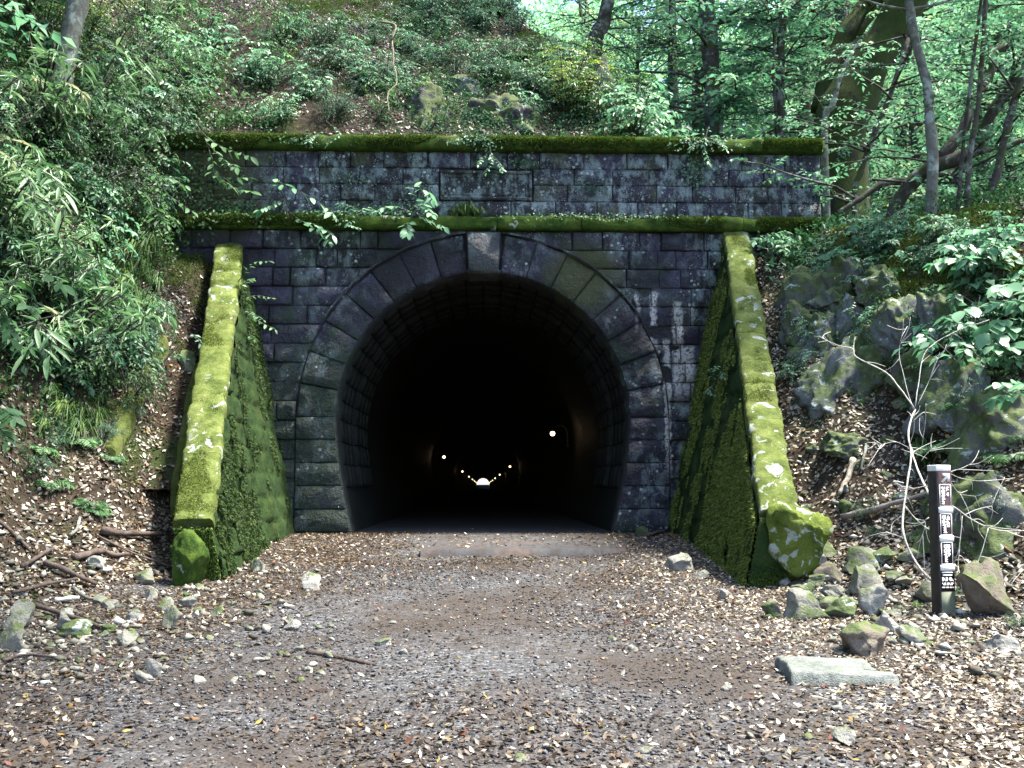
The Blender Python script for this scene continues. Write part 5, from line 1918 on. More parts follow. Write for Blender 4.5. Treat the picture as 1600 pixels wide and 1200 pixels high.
# behind the parapet, right
for i in range(16):
    x = prng.uniform(2.2, 5.0)
    y = prng.uniform(15.7, 19)
    plant(('pale', 'bright', 'shrub', 'fine')[i % 4], (x, y, float(H(x, y)) - .03), prng.uniform(0.9, 1.3), 'leafy shrub rising behind the right half of the coping', 'shrubs behind the right half of the coping')
# right bank
def zr_(px, py):
    if px < 1330:
        return ', nearest the string course end'
    if px < 1440:
        return ', below the slim curved tree'
    if px < 1530:
        return ', under the spreading mossy tree'
    return ', at the far right edge'


field(['pale', 'palebroad', 'shrub'], 34, (1210, 1620, 362, 430), (0.40, 0.66), 'leafy shrub on top of the right bank', 'shrubs on top of the right bank', zone=zr_)
field('palebroad', 9, (1500, 1640, 430, 620), (0.75, 1.0), 'large-leaved shrub at the right edge of the bank', 'large-leaved shrubs at the right edge')
field(['fine', 'fern', 'pale', 'dark'], 26, (1240, 1560, 400, 640), (0.28, 0.5), 'small fern or seedling among the right bank rocks', 'small plants among the right bank rocks')
field(['fern', 'tuft', 'fine'], 20, (1440, 1600, 480, 850), (0.35, 0.7), 'fern or grass clump on the mossy mound', 'ferns and grass on the mossy mound')
field('fine', 14, (1200, 1500, 480, 920), (0.18, 0.35), 'tiny green seedling on the right leaf slope', 'seedlings on the right leaf slope')
field(['fine', 'tuft'], 8, (1240, 1600, 920, 985), (0.2, 0.35), 'tiny weed among stones at the foot of the right bank', 'weeds at the foot of the right bank')
# forest floor right of the portal
for i in range(70):
    y = 15.5 + 16 * prng.uniform(0, 1) ** 1.3
    x = prng.uniform(5.2, 0.56 * y + 1)
    kd = ('pale', 'bright', 'pale', 'palebroad', 'yellow')[i % 5]
    lb = dict(pale='pale-leaved undergrowth shrub', bright='fresh green undergrowth shrub', palebroad='broad-leaved undergrowth plant', yellow='yellow-green undergrowth sapling')[kd] + (' on the near forest floor' if y < 19 else ' deep in the forest right of the portal')
    plant(kd, (x, y, float(H(x, y)) - .03), prng.uniform(0.5, 0.95), lb, lb + 's')

# ------------------------------------------------------------------ hero sprigs: every leaf its own part
def big_leaf(name, mat, asp=0.42):
    t = np.array([0, 0.2, 0.45, 0.7, 0.88, 1.0])
    wv = asp * np.array([0.04, 0.38, 0.5, 0.4, 0.2, 0.0])
    zb = -0.22 * t ** 2
    V, T, Q_ = [], [], []
    for a, b, c in zip(t, wv, zb):
        V += [(a, -b, c + 0.06 * b / asp), (a, 0, c), (a, b, c + 0.06 * b / asp)]
    for i in range(5):
        Q_ += [[3 * i, 3 * i + 3, 3 * i + 4, 3 * i + 1], [3 * i + 1, 3 * i + 4, 3 * i + 5, 3 * i + 2]]
    return make_mesh(name, V, [np.array(Q_)], mat, np.full(len(V), 0.55))


HERO = {'a': big_leaf('leaf', L_PALE), 'b': big_leaf('leaf', L_GREEN), 'c': big_leaf('leaf', L_SASA, 0.17), 'd': big_leaf('leaf', L_PALE, 0.62)}


def sprig(twigs, Y, size, label, kind='a', cat='sprig', name='leafy_sprig', per=13, seed=0, group=None):
    """twigs: list of pixel polylines on the plane at distance Y (the first is the main stem)"""
    rng = np.random.default_rng(seed)
    base = at(*twigs[0][0], Y)
    root = empty(name, base, label, cat, group)
    S = Buf()
    for k, tw in enumerate(twigs):
        yy = Y - np.linspace(0, 0.18, len(tw)) * (1 + 0.5 * k) + 0.06 * k
        c = catmull(np.array([at(a, b, y) for (a, b), y in zip(tw, yy)]), 6)
        S.tube(c - base, np.linspace(0.007, 0.0025, len(c)), 5)
        L = len(c)
        m = per
        for i in range(m):
            f = 0.22 + 0.78 * i / (m - 1)
            q = f * (L - 1)
            j = min(int(q), L - 2)
            pos = c[j] + (c[j + 1] - c[j]) * (q - j)
            tg = unit(c[min(j + 1, L - 1)] - c[max(j - 1, 0)])
            sd = unit(np.cross(tg, [0, 0, 1.0]) + 1e-4)
            sgn = 1 if i % 2 else -1
            d = tg * 0.5 + sd * sgn * 0.85 if i < m - 1 else tg
            d = unit(d + rng.normal(0, 0.22, 3) + np.array([0, -0.25, -0.22]))
            up = unit(np.array([0, -0.35, 1.0]) + rng.normal(0, 0.3, 3))
            ax = Vector(d)
            w_ = Vector(np.cross(up, d)).normalized()
            u_ = ax.cross(w_)
            o = obj('leaf', HERO[kind], root, pos - base)
            o.rotation_euler = Matrix((ax, w_, u_)).transposed().to_euler()
            s = size * rng.uniform(0.7, 1.2)
            o.scale = (s, s, s)
    obj('stem', S.mesh('stem', B_BARK), root)


YS = YP - 0.22
sprig([[(250, 90), (300, 110), (345, 135), (392, 150)], [(280, 100), (320, 95), (360, 112), (385, 120)], [(290, 108), (330, 140), (370, 172), (395, 180)], [(300, 112), (330, 118), (368, 140)], [(270, 100), (300, 140), (345, 178)]], YP - 0.1, 0.11, 'spreading light green spray above the left end of the coping', 'b', seed=16, per=15)
sprig([[(190, 280), (235, 290), (270, 310), (300, 330)], [(200, 285), (230, 310), (245, 345)], [(200, 280), (250, 275), (290, 290)], [(210, 284), (240, 325), (262, 352)]], YP - 1.2, 0.15, 'bright leafy spray reaching in front of the string course at far left', 'b', seed=17)
sprig([[(150, 60), (200, 80), (240, 110)], [(160, 62), (190, 100), (205, 140)], [(170, 70), (215, 95), (228, 135)]], 13.0, 0.26, 'long-bladed bamboo grass drooping beside the pale lichen-grey tree', 'c', 'bamboo grass', 'bamboo_grass', 9, 18)
sprig([[(20, 250), (60, 262), (100, 300)], [(30, 255), (50, 290), (58, 330)], [(40, 258), (85, 280), (95, 330)]], 10.5, 0.26, 'drooping bamboo grass with wide pale blades halfway up the left edge', 'c', 'bamboo grass', 'bamboo_grass', 9, 19)
sprig([[(452, 345), (440, 300), (432, 284), (470, 300), (510, 325), (520, 335)], [(445, 310), (425, 320), (405, 328)], [(450, 330), (470, 345), (500, 362), (515, 378)], [(450, 345), (490, 350), (520, 368)]], YS, 0.17, 'leafy sprig hanging over the string course left of the plaque, nearest the wing wall', 'a', seed=1)
sprig([[(640, 345), (650, 310), (648, 292), (668, 300), (675, 312)], [(640, 330), (610, 322), (588, 330)], [(645, 330), (670, 345), (695, 355)], [(640, 335), (660, 320), (675, 335)], [(640, 340), (635, 355), (640, 366)]], YS, 0.16, 'leafy sprig hanging over the string course just left of the plaque', 'a', seed=2)
sprig([[(560, 345), (552, 325), (530, 318)], [(555, 335), (575, 325), (590, 330)], [(555, 340), (545, 350), (560, 356)]], YS, 0.09, 'small-leaved sprig on the string course between the two hanging sprigs', 'a', seed=3)
sprig([[(310, 200), (330, 220), (360, 235), (392, 245)], [(320, 215), (332, 250), (340, 275), (390, 278)], [(335, 270), (360, 290), (392, 300)], [(325, 225), (350, 250), (370, 262)]], YP - 0.75, 0.16, 'leafy branch reaching in front of the left end of the parapet', 'b', seed=4)
sprig([[(372, 440), (395, 412), (420, 408)], [(374, 470), (400, 462), (425, 466)], [(372, 490), (400, 500), (430, 515)], [(374, 480), (395, 490), (412, 500)], [(372, 450), (385, 440), (395, 435)], [(372, 500), (385, 520), (398, 530)]], 13.9, 0.085, 'light green sprig growing out of the inner side of the left wing wall', 'b', seed=5, per=11)
sprig([[(1195, 385), (1200, 368), (1225, 362)], [(1195, 380), (1185, 372), (1178, 378)], [(1197, 378), (1215, 380), (1225, 390)]], 14.4, 0.12, 'leafy sprig beside the top of the right wing wall', 'a', seed=6)
sprig([[(765, 230), (768, 250), (760, 270)], [(766, 240), (780, 255), (785, 268)], [(766, 235), (752, 248), (748, 258)]], YP - 0.2, 0.07, 'ivy-like sprig hanging above the plaque', 'a', seed=7)
sprig([[(1105, 205), (1100, 230), (1108, 255)], [(1103, 215), (1085, 225), (1078, 236)], [(1103, 215), (1125, 222), (1135, 235)]], YP - 0.25, 0.075, 'small sprig hanging from the right part of the coping', 'a', seed=8)
sprig([[(1118, 600), (1112, 580), (1120, 572)], [(1118, 598), (1128, 582), (1132, 590)], [(1116, 600), (1105, 612), (1120, 618)]], 12.9, 0.06, 'tiny sprig on the inner face of the right wing wall', 'a', seed=9)
sprig([[(510, 190), (530, 208), (512, 226)], [(512, 200), (490, 214), (480, 222)]], YP - 0.22, 0.07, 'little sprig dangling over the left part of the coping', 'a', seed=15)
sprig([[(60, 505), (50, 525), (40, 552)], [(60, 505), (62, 530), (72, 560)], [(60, 505), (80, 525), (78, 555)]], 9.3, 0.27, 'pale bamboo-grass shoot with long hanging blades at the left edge', 'c', 'bamboo grass', 'bamboo_grass', 4, 10)
for j, (a, b) in enumerate(((330, 30), (200, 25), (255, 110), (90, 330), (200, 330))):
    pass
sprig([[(1640, 480), (1580, 470), (1530, 478), (1500, 486)], [(1620, 500), (1570, 500), (1540, 520)], [(1620, 530), (1590, 535), (1560, 545)], [(1620, 520), (1580, 510), (1550, 540)], [(1640, 470), (1590, 445), (1560, 450)]], 10.2, 0.19, 'large pale-leaved shrub branch reaching in from the right edge', 'd', seed=11)
sprig([[(1640, 620), (1600, 600), (1560, 598)], [(1620, 610), (1580, 615), (1552, 625)]], 9.6, 0.16, 'lower pale-leaved shrub branch reaching in from the right edge', 'd', seed=12)
sprig([[(-30, 430), (20, 440), (70, 430), (100, 445)], [(-20, 450), (20, 470), (55, 480)], [(-20, 470), (10, 500), (20, 540)]], 8.9, 0.15, 'broad-leaved branch reaching in from the left edge', 'b', seed=13)
sprig([[(-30, 640), (5, 640), (20, 655)], [(-30, 660), (0, 670), (10, 690)]], 8.0, 0.14, 'low leafy branch at the left edge above the leaf litter', 'b', seed=14)

# grass tuft under the plaque
for (px, py, s) in ((728, 352, 0.9), (745, 350, 0.7), (712, 350, 0.6)):
    p = at(px, py, YP - 0.12)
    plant('tuft', (p[0], YP - 0.1, Z_STR2 - 0.01), s, 'grass tuft growing on the string course under the plaque', 'grass tufts under the plaque')

# ------------------------------------------------------------------ moss pile and small plants on the mouldings
def fuzz(parent, name, P, N_, L, mat, seed, off):
    rng = np.random.default_rng(seed)
    n = len(P)
    d = unit(N_ + rng.normal(0, 0.55, (n, 3)) + np.array([0, 0, -0.25]))
    w_ = unit(np.cross(d, rng.normal(0, 1, (n, 3)))) * (L * 0.28)
    ll = L * rng.uniform(0.5, 1.4, (n, 1))
    V = np.stack([P - w_, P + w_, P + d * ll], 1).reshape(-1, 3) - off
    B = Buf()
    B.add(V, np.arange(3 * n).reshape(-1, 3), None, np.repeat(rng.uniform(0, 1, n), 3))
    o = obj(name, B.mesh(name, mat), parent)
    o['kind'] = 'stuff'


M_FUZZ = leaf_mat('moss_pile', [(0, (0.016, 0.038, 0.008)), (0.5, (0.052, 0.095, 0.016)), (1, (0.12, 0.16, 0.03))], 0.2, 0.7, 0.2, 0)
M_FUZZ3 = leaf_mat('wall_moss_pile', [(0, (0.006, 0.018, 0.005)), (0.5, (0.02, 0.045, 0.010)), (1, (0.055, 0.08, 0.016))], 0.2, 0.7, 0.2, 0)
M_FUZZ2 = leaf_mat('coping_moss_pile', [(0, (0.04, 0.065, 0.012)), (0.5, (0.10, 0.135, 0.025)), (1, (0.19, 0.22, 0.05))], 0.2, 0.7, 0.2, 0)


def mould_fuzz(zb, zt, n, seed, L):
    rng = np.random.default_rng(seed)
    x = rng.uniform(X_L, X_R, n)
    th = rng.uniform(-0.75, 1.4, n)
    P = np.stack([x, YP - 0.14 * np.cos(th) ** 0.3 - 0.005, (zb + zt) / 2 + (zt - zb) * 0.5 * np.sin(th)], -1)
    k = (n2(x, P[:, 2], 1.3, seed) + 0.35 * n2(x, P[:, 2], 6, seed + 1)) > -0.1
    P, th = P[k], th[k]
    N_ = np.stack([np.zeros(len(P)), -np.cos(th), np.sin(th)], -1)
    fuzz(portal, 'moss', P, N_, L, M_FUZZ, seed, np.array([0, YP, 0]))


mould_fuzz(Z_STR, Z_STR2, 52000, 501, 0.036)
mould_fuzz(Z_COP, Z_COP2, 52000, 502, 0.036)
for s, root in ((-1, wing_l), (1, wing_r)):
    q = WING[s]
    rng = np.random.default_rng(510 + s)
    n = 30000
    t = rng.uniform(0, 1, n)
    cc = rng.uniform(-0.01, 1.0, n) * q['w']
    yb = q['y1'] + (YP - q['y1']) * t
    zb = wing_ridge(s, yb)
    bul = 0.05 * np.sin(np.pi * np.clip(cc / q['w'], 0, 1)) ** 0.4
    P = np.stack([s * (2.6 + BAT * zb + cc), yb - bul * .7, zb + bul * .7], -1)
    k = (n2(P[:, 0] * 2, P[:, 2], 1.6, 3) + 0.5 * n2(P[:, 0], P[:, 2], 7, 4)) > -0.3
    P = P[k]
    fuzz(root, 'moss', P, np.tile([0, -0.6, 0.6], (len(P), 1)), 0.016, M_FUZZ2, 520 + s, np.array([s * 2.6, q['y1'], 0]))
    ne = 5000
    ze = rng.uniform(-0.35, q['z1'] - 0.05, ne)
    Pe = np.stack([s * (2.6 + BAT * ze + rng.uniform(0, q['w'], ne)), np.full(ne, q['y1'] - 0.03), ze], -1)
    fuzz(root, 'moss', Pe, np.tile([0, -0.8, -0.3], (ne, 1)), 0.03, M_FUZZ, 540 + s, np.array([s * 2.6, q['y1'], 0]))
    # inner face: hanging moss, coloured brighter on the right wall to read as lit
    n = 40000
    yb = rng.uniform(q['y1'], YP, n)
    zb = -0.3 + (wing_ridge(s, yb) + 0.2) * rng.uniform(0, 1, n)
    P = np.stack([s * (2.6 + BAT * zb) - s * 0.02, yb, zb], -1)
    k = (n2(P[:, 1] * 1.6 + P[:, 2] * 0.5, P[:, 2] * 0.6, 1.3, 13) + 0.6 * n2(P[:, 1] * 2, P[:, 2], 4, 14)) > (0.0 if s < 0 else -0.35)
    P = P[k]
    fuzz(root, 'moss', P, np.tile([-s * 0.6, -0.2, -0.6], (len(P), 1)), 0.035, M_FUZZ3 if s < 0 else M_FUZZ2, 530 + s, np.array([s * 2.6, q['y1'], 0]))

# ivy patches on the masonry
def ivy(cx_, cz, sx, sz, n, size, mat, label, seed, y=YP - 0.055):
    rng = np.random.default_rng(seed)
    x = cx_ + rng.normal(0, sx, n)
    z = cz + rng.normal(0, sz, n) * (1 + 0.4 * np.sin(5 * x + seed))
    yy = y - rng.uniform(0, 0.05, n)
    yy = np.where((z > Z_STR - .02) & (z < Z_STR2 + .05), YP - 0.16 - rng.uniform(0, .04, n), yy)
    yy = np.where(z > Z_COP - .02, YP - 0.16 - rng.uniform(0, .04, n), yy)
    P = np.stack([x, yy, z], -1)
    root = empty('ivy', (cx_, y, cz), label, 'ivy', None)
    B = Buf()
    dd = unit(np.stack([rng.normal(0, .7, n), np.full(n, -.45), -0.6 + rng.normal(0, .35, n)], -1))
    leaf_quads(B, P - np.array([cx_, y, cz]), dd, unit(np.array([0, -1.0, .55]) + rng.normal(0, .35, (n, 3))), size * rng.uniform(.5, 1.3, n), 0.65, np.clip(rng.normal(.5, .18, n), 0, 1))
    obj('foliage', B.mesh('foliage', mat), root)
    S = Buf()
    m = max(3, n // 25)
    for k in range(m):
        q = rng.integers(0, n, 2)
        S.tube(np.linspace(P[q[0]], P[q[1]] * .4 + P[q[0]] * .6, 4) - np.array([cx_, y, cz]) + [0, 0.02, 0], 0.004, 3, cap=False)
    obj('stems', S.mesh('stems', B_BARK), root)


ivy(-4.3, 5.05, 0.45, 0.30, 620, 0.06, L_DARK, 'dark creeper covering the buried left end of the parapet', 801)
ivy(-3.6, 4.70, 0.35, 0.12, 220, 0.055, L_GREEN, 'green creeper on the string course at the left end of the parapet', 802)
ivy(-2.0, 4.66, 0.38, 0.06, 260, 0.045, L_TEAL, 'creeper on the string course between the two hanging sprigs', 803)
ivy(-1.15, 4.72, 0.25, 0.08, 150, 0.05, L_TEAL, 'creeper on the string course behind the sprig left of the plaque', 804)
ivy(0.08, 5.48, 0.09, 0.16, 120, 0.045, L_TEAL, 'ivy trailing from the coping over the top edge of the plaque', 805)
ivy(0.62, 5.42, 0.10, 0.09, 80, 0.045, L_GREEN, 'small ivy tuft above the right corner of the plaque', 806)
ivy(1.55, 5.05, 0.14, 0.08, 80, 0.04, L_TEAL, 'small green tuft in a joint right of the plaque', 807)
ivy(3.1, 5.35, 0.13, 0.22, 170, 0.05, L_TEAL, 'ivy trailing down the right part of the parapet', 808)
ivy(1.6, 4.60, 0.7, 0.03, 330, 0.035, L_GREEN, 'low creeper on the string course right of the plaque', 809)
ivy(-2.6, 5.68, 0.18, 0.05, 110, 0.05, L_GREEN, 'creeper spilling over the left part of the coping', 810)
ivy(-0.15, 5.70, 0.2, 0.05, 110, 0.045, L_TEAL, 'creeper spilling over the coping above the plaque', 811)
ivy(3.2, 5.72, 0.25, 0.05, 130, 0.05, L_TEAL, 'creeper spilling over the right part of the coping', 812)
ivy(-1.9, 5.1, 0.3, 0.12, 60, 0.04, L_TEAL, 'thin creeper on the parapet above the hanging sprigs', 813)
ivy(4.35, 4.22, 0.25, 0.08, 120, 0.06, L_PALE, 'ivy under the right end of the string course', 814)

# moss cushions spread over the banks
def ground_moss(name, n, xr, yr, dens, mat, seed, L=0.03):
    rng = np.random.default_rng(seed)
    x, y = scatter_px(n, rng, xr, yr)
    k = (rng.uniform(0, 1, n) < dens(x, y)) & keep_view(x, y)
    x, y = x[k], y[k]
    N_ = ground_normal(x, y)
    P = np.stack([x, y, H(x, y)], -1) + N_ * 0.02
    n = len(P)
    dd = unit(N_ + rng.normal(0, 0.6, (n, 3)))
    w_ = unit(np.cross(dd, rng.normal(0, 1, (n, 3)))) * L * 0.35
    ll = L * rng.uniform(0.5, 1.5, (n, 1))
    B = Buf()
    B.add(np.stack([P - w_, P + w_, P + dd * ll], 1).reshape(-1, 3), np.arange(3 * n).reshape(-1, 3), None, np.repeat(np.clip(rng.normal(.45, .22, n), 0, 1), 3))
    o = obj(name, B.mesh(name, mat))
    o['kind'] = 'stuff'


ground_moss('moss', 190000, (4.0, 10), (8, 16), dm_right, M_FUZZ2, 901)
ground_moss('moss', 90000, (-4, 4), (15.4, 20), dm_hill, M_FUZZ, 902)
ground_moss('moss', 60000, (-8, -3.8), (8, 15), dm_left, M_FUZZ, 903)

# creeping ground cover on the banks
def cover(name, n, xr, yr, dens, size, mat, seed):
    rng = np.random.default_rng(seed)
    x, y = scatter_px(n, rng, xr, yr)
    k = (rng.uniform(0, 1, n) < dens(x, y)) & keep_view(x, y)
    x, y = x[k], y[k]
    n = len(x)
    N_ = ground_normal(x, y)
    P = np.stack([x, y, H(x, y)], -1) + N_ * rng.uniform(0.02, 0.30, (n, 1)) ** 1.2
    d = unit(rng.normal(0, 1, (n, 3)) + N_ * 0.3 - UPV * 0.35)
    B = Buf()
    leaf_quads(B, P, d, unit(UPV + rng.normal(0, .5, (n, 3))), size * rng.uniform(.6, 1.4, n), 0.5, np.clip(rng.normal(.42, .2, n), 0, 1))
    o = obj(name, B.mesh(name, mat))
    o['kind'] = 'stuff'


def d_left(x, y):
    uL = (x + 3.1) * -0.884 + (y - 10.3) * 0.468
    chute = smooth(-4.65, -4.3, x) * smooth(16.2, 15.3, y)
    return np.clip(smooth(1.3, 2.4, uL) * (0.75 + 0.5 * n2(x, y, 1.1, 20)) * (1 - chute), 0, 1) * (y < 16)


def d_hill(x, y):
    g = smooth(-2.2, -0.6, x + 0.8 * n2(x, y, 0.7, 23)) * 0.8
    g = g + smooth(-3.0, -3.8, x) * 0.8
    return np.clip(g * (0.6 + 0.7 * n2(x, y, 1.0, 21)), 0.03, 1) * (y > 15.4)


def d_right(x, y):
    uR = (x - 3.2) * 0.76 + (y - 9.8) * 0.65
    return np.clip(smooth(1.6, 3.6, uR) * (0.45 + 0.7 * n2(x, y, 0.9, 22)) + smooth(4.9, 6, x) * 0.2, 0, 1) * (x > 4.2)


cover('ground_cover', 40000, (-9, -3), (7, 16), d_left, 0.06, L_DARK, 601)
cover('ground_cover', 40000, (-9, -3), (7, 16), d_left, 0.055, L_GREEN, 602)
cover('ground_cover', 45000, (-8, 4), (15.3, 21), d_hill, 0.055, L_DARK, 603)
cover('ground_cover', 30000, (-2, 4), (15.3, 21), d_hill, 0.05, L_TEAL, 604)
cover('ground_cover', 40000, (3.5, 10), (8, 17), d_right, 0.055, L_GREEN, 605)
cover('ground_cover', 60000, (3.5, 18), (14, 28), lambda x, y: np.clip(0.7 + 0.5 * n2(x, y, 0.6, 9), 0, 1) * (x > 4.0), 0.09, L_TEAL, 606)

# ------------------------------------------------------------------ trees
def tree(pts, rad, label, mat, leaf, seed, branches=14, blen=1.6, zmin=1.6, twigs=9, k=10, size=0.09, group=None, name='tree', side_limbs=(), wob=.25, droop=0.25, loc=None, up=0.35, tint0=0.0, asp=0.5):
    """pts: world trunk polyline; side_limbs: (polyline, r0, r1)"""
    rng = np.random.default_rng(seed)
    pts = np.asarray(pts, float)
    base = pts[0].copy()
    root = empty(name, base, label, 'tree', group)
    c = catmull(pts, 6)
    r = np.interp(np.linspace(0, 1, len(c)), np.linspace(0, 1, len(rad)), rad)
    S = Buf()
    S.tube(c - base, r, 10, wob=wob)
    obj('trunk', S.mesh('trunk', mat, True), root)
    Lb, Lf = Buf(), Buf()
    starts = []
    for (pl, r0, r1) in side_limbs:
        q = catmull(np.asarray(pl, float), 5)
        B = Buf()
        B.tube(q - base, np.linspace(r0, r1, len(q)), 8, wob=wob)
        obj('limb', B.mesh('limb', mat, True), root)
        for f in np.linspace(0.35, 1, 5):
            starts.append(q[int(f * (len(q) - 1))])
    if leaf is None:
        return root
    okz = np.nonzero(c[:, 2] > base[2] + zmin)[0]
    for b in range(branches):
        if len(starts) and b % 2 == 0:
            o0 = starts[rng.integers(len(starts))]
        elif len(okz):
            o0 = c[rng.choice(okz)]
        else:
            continue
        az = rng.uniform(0, 6.28)
        d = np.array([math.cos(az), math.sin(az), rng.uniform(-0.05, up * 2)])
        L = blen * rng.uniform(0.6, 1.25)
        t = np.linspace(0, 1, 6)[:, None]
        br = o0 + d * L * t + UPV * (-0.18 * L * t ** 2) + 0.06 * L * np.stack([vnoise(np.full((6, 3), b) + t * 2, 1.0, 1 + j) for j in range(3)], -1)
        Lb.tube(br - base, np.linspace(0.014, 0.004, 6) * blen, 5, cap=False)
        tt = rng.uniform(0.25, 1, twigs)
        O = np.stack([np.interp(tt, t[:, 0], br[:, j]) for j in range(3)], -1)
        a2 = rng.uniform(0, 6.28, twigs)
        D = np.stack([np.cos(a2), np.sin(a2), rng.uniform(-0.2, 0.35, twigs)], -1) + d * 0.6
        E = spray(Lf, rng, O - base, D, 0.28 * blen * rng.uniform(0.6, 1.3, twigs) + 0.15, k, size, asp, droop, tint0)
        Lb.prisms(O - base, E, np.full(twigs, 0.006), np.full(twigs, 0.002), 0.4)
    if not Lf.n:
        return root
    obj('branches', Lb.mesh('branches', mat), root)
    obj('crown', Lf.mesh('crown', leaf), root)
    return root


def w3(pts, Y):
    if np.isscalar(Y):
        Y = [Y] * len(pts)
    return np.array([at(a, b, y) for (a, b), y in zip(pts, Y)])


def rooted(pts):
    """continue the trunk down to the ground"""
    p = pts[0].copy()
    g = p.copy()
    g[2] = float(H(p[0], p[1])) - 0.15
    return np.vstack([[g], pts]) if g[2] < p[2] - 0.1 else pts


T_ = rooted(w3([(1312, 215), (1335, 150), (1362, 95), (1392, 50), (1440, -40), (1500, -160)], [17.6, 17.6, 17.5, 17.4, 17.2, 17]))
tree(T_, [0.46, 0.44, 0.42, 0.40, 0.36, 0.3, 0.22], 'huge leaning moss-covered tree behind the right end of the coping', B_MOSSY, L_PALE, 701, branches=18, blen=2.2, zmin=4.5, twigs=10, k=10, size=0.10,
     side_limbs=[(w3([(1290, 175), (1302, 110), (1325, 60), (1350, 20), (1375, -20), (1420, -90)], 18.2), 0.27, 0.16)])
T_ = rooted(w3([(1288, 200), (1300, 165), (1312, 125), (1330, 85), (1345, 62)], 16.6))
tree(T_, [0.07, 0.055, 0.045, 0.035, 0.025], 'thin pale tree leaning against the huge mossy trunk', B_PALE, L_TEAL, 702, branches=5, blen=.7, zmin=1.6, size=.07)
T_ = rooted(w3([(1458, 400), (1456, 330), (1457, 240), (1452, 175), (1448, 130), (1432, 70), (1421, 10), (1418, -60), (1425, -200)], 13.2))
tree(T_, [0.075, 0.072, 0.07, 0.068, 0.066, 0.062, 0.06, 0.055, 0.04], 'slim curved tree with bare trunk right of the parapet', B_PALE, L_PALE, 703, branches=14, blen=1.4, zmin=3.3, size=0.085)
T_ = rooted(w3([(1393, 355), (1402, 320), (1425, 285), (1455, 262), (1500, 248), (1530, 222), (1548, 180), (1575, 140), (1600, 95), (1660, 20)], [14.2, 14.2, 14.1, 14.0, 13.9, 13.8, 13.7, 13.6, 13.5, 13.4]))
tree(T_, [0.105, 0.10, 0.10, 0.105, 0.10, 0.095, 0.085, 0.08, 0.075, 0.06], 'spreading mossy tree with low bending limbs at the right', B_BARK, L_PALE, 704, branches=26, blen=1.5, zmin=1.6, size=0.09,
     side_limbs=[(w3([(1425, 285), (1385, 285), (1345, 310), (1310, 332)], 14.3), 0.06, 0.035),
                 (w3([(1465, 250), (1500, 210), (1520, 165), (1548, 110), (1552, 85), (1600, 55), (1640, 30)], 14.0), 0.085, 0.05),
                 (w3([(1452, 272), (1480, 275), (1490, 283), (1505, 262)], 13.9), 0.04, 0.02),
                 (w3([(1530, 238), (1570, 228), (1610, 214)], 13.7), 0.035, 0.025)])
T_ = rooted(w3([(1538, 350), (1545, 310), (1560, 262), (1570, 215), (1585, 160), (1600, 110), (1640, 10)], 13.0))
tree(T_, [0.055, 0.055, 0.055, 0.05, 0.05, 0.045, 0.03], 'dark slender tree leaning right at the right edge', B_BARK, L_PALE, 705, branches=14, blen=1.2, zmin=1.6, size=0.085)
for j, (pp, Y, r, lb) in enumerate((
        ([(1510, 340), (1515, 250), (1530, 150), (1540, 0), (1545, -160), (1552, -420)], 12.7, 0.035, 'straight thin tree just right of the spreading mossy tree'),
        ([(1495, 345), (1505, 230), (1520, 100), (1538, -60), (1548, -380)], 12.9, 0.025, 'thinnest straight sapling among the stems at right'),
        ([(1335, 300), (1345, 270), (1360, 225), (1390, 150), (1420, 60)], 16.0, 0.05, 'dark leaning stem between the portal end and the slim curved tree'),
        ([(1220, 180), (1219, 110), (1222, 40), (1232, -20), (1250, -120)], 19, 0.085, 'straight dark tree rising behind the coping at right'),
        ([(1212, 178), (1208, 120), (1212, 60), (1225, 0)], 18.6, 0.03, 'thin stem twined beside the straight dark tree'),
        ([(1095, 170), (1094, 90), (1090, 20), (1085, -100)], 24, 0.21, 'thick trunk in the forest gap above the coping'),
        ([(1050, 120), (1051, 60), (1049, -60)], 22, 0.10, 'slender trunk left of the thick forest trunk'),
        ([(928, 80), (945, 30), (955, -50)], 21, 0.17, 'brown trunk at the shoulder of the hill'),
        ([(1283, 120), (1284, 60), (1290, -40)], 27, 0.09, 'distant thin trunk left of the huge mossy tree'))):
    tree(rooted(w3(pp, Y)), [r, r * .95, r * .85, r * .6], lb, B_BARK, (L_PALE, L_FAR, L_PALE)[j % 3], 710 + j, branches=18, blen=1.5 if r > .04 else 1.0, zmin=1.8 if Y > 14 else 3.6, size=0.09, twigs=8)
T_ = rooted(w3([(70, 330), (82, 230), (92, 160), (105, 90), (118, 20), (128, -60), (140, -200)], 13.4))
tree(T_, [0.16, 0.145, 0.135, 0.13, 0.125, 0.12, 0.1], 'pale lichen-grey tree on the left bank', B_PALE, L_DARK, 731, branches=26, blen=1.7, zmin=3.4, size=0.08)

# the forest beyond: a few crowns, each tree a copy
def forest_proto(seed, leaf, h, size):
    rng = np.random.default_rng(seed)
    t = np.linspace(0, 1, 5)
    pts = np.stack([0.5 * np.sin(2 * t + seed), 0.4 * np.cos(1.7 * t + seed) - .4, -0.3 + h * t], -1)
    r = tree(pts, [0.17, 0.15, 0.13, 0.09, 0.05], 'x', B_BARK, leaf, seed, branches=58, blen=2.2, zmin=1.2, twigs=11, k=9, size=size, name='forest_tree', up=.3)
    return r


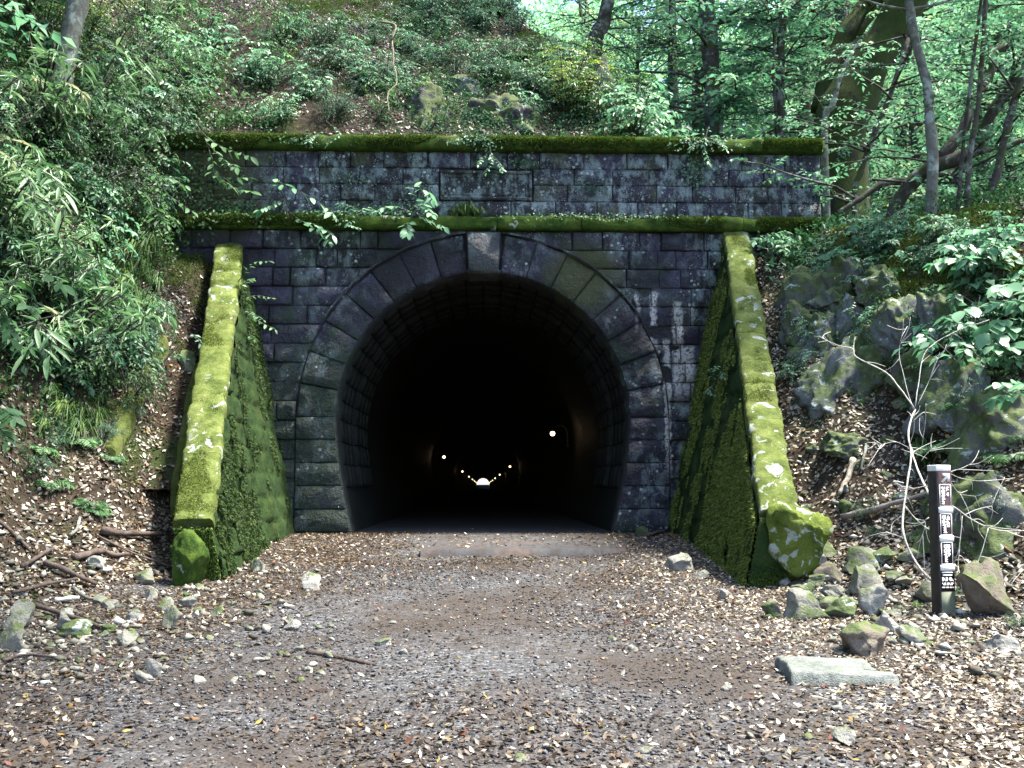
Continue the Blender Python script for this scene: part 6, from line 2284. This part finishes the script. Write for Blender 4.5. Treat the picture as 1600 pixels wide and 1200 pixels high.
FL = 'background tree standing in the bright forest right of the hill'
FG = 'background trees in the bright forest'
protos = [forest_proto(740, L_PALE, 11, 0.15), forest_proto(741, L_FAR, 12, 0.16), forest_proto(742, L_PALE, 10, 0.15), forest_proto(743, L_FAR, 13, 0.16)]
spots = []
frng = np.random.default_rng(9)
while len(spots) < 40:
    y = frng.uniform(20, 48)
    x = frng.uniform(2.6, 0.56 * y + 3)
    if y < 23 and x < 3.8:
        continue
    if all((x - a) ** 2 + (y - b) ** 2 > 3.2 for a, b in spots):
        spots.append((x, y))
for i, (x, y) in enumerate(spots):
    p_ = protos[i % 4]
    if i < 4:
        r = p_
    else:
        r = p_.copy()
        COL.objects.link(r)
        for ch in p_.children:
            c = ch.copy()
            COL.objects.link(c)
            c.parent = r
    r.location = (x, y, float(H(x, y)) - 0.1)
    r.rotation_euler = (0, 0, frng.uniform(0, 6.28))
    s = frng.uniform(0.75, 1.2)
    r.scale = (s, s, s)
    kind = ('dense pale-leaved tree', 'yellow-green tree', 'loose pale-leaved tree', 'tall yellow-green tree')[i % 4]
    zone = 'nearest the hill shoulder' if x / y < 0.2 else ('behind the huge mossy tree' if x / y < 0.36 else 'at the right of the forest')
    r['label'] = f'{kind} in the background {zone}' + (', far off' if y > 33 else ', near the bank')
    r['group'] = r['label'] + ' group'

# far woodland closing the view
rng = np.random.default_rng(88)
nc = 1900
yc = rng.uniform(48, 75, nc)
xc = rng.uniform(-0.12, 0.62, nc) * yc
zc = 5 + 22 * rng.uniform(0, 1, nc) + 0.25 * (yc - 48)
ctr = np.stack([xc, yc, zc], -1)
m = 70
P = (ctr[:, None] + rng.normal(0, 1.0, (nc, m, 3)) * np.array([1.1, 1.1, 0.7])).reshape(-1, 3)
n = len(P)
B = Buf()
leaf_quads(B, P, unit(rng.normal(0, 1, (n, 3)) - UPV * .3), unit(UPV + rng.normal(0, .5, (n, 3))), 0.30 * rng.uniform(.6, 1.3, n), 0.6, np.clip(np.repeat(rng.normal(.55, .2, nc), m) + rng.normal(0, .12, n), 0, 1))
o = obj('far_woodland', B.mesh('far_woodland', L_FAR))
o['kind'] = 'stuff'

# tall trees added out of view to shade the forecourt's left and middle
SHADE = ((-8.5, -1.0, 1.25), (-6.9, 8.2, 1.15))
for i, (x, y, s) in enumerate(SHADE):
    src = protos[(2, 0)[i % 2]]
    r = src.copy()
    COL.objects.link(r)
    for ch in src.children:
        c = ch.copy()
        COL.objects.link(c)
        c.parent = r
    r.location = (x, y, float(H(x, y)) - .2)
    r.rotation_euler = (0, 0, i * 1.1)
    r.scale = (s, s, s)
    r['label'] = 'unseen tall tree added on the left slope to shade the forecourt'
    r['group'] = 'unseen shade trees added on the left slope'
for i, (x, y, top, cx_, cy_) in enumerate(((-6.4, 5.4, 12, 1.4, 6.4), (-6.0, 0.5, 12.5, -0.6, 2.6))):
    g = float(H(x, y)) - 0.2
    T_ = np.array([[x, y, g], [x, y, g + 3], [x + .1 * (cx_ - x), y + .1 * (cy_ - y), g + 6], [x + .4 * (cx_ - x), y + .4 * (cy_ - y), 8.6], [x + .75 * (cx_ - x), y + .75 * (cy_ - y), top - 1.6], [cx_, cy_, top]])
    limbs = [(np.array([T_[4], T_[4] + [1.2 * math.cos(a), 1.2 * math.sin(a), 1.4], T_[4] + [2.6 * math.cos(a), 2.6 * math.sin(a), 1.9]]), 0.07, 0.03) for a in (0.4 + i, 2.4 + i, 4.5 + i)]
    tree(T_, [0.2, 0.19, 0.17, 0.13, 0.08, 0.04], ('unseen tall tree added at left to shade the forecourt', 'unseen tall tree added at left to shade the path')[i], B_BARK, L_GREEN, 760 + i, branches=70, blen=2.4, zmin=8.8, twigs=10, k=10, size=0.15, side_limbs=limbs, name='unseen_shade_tree')
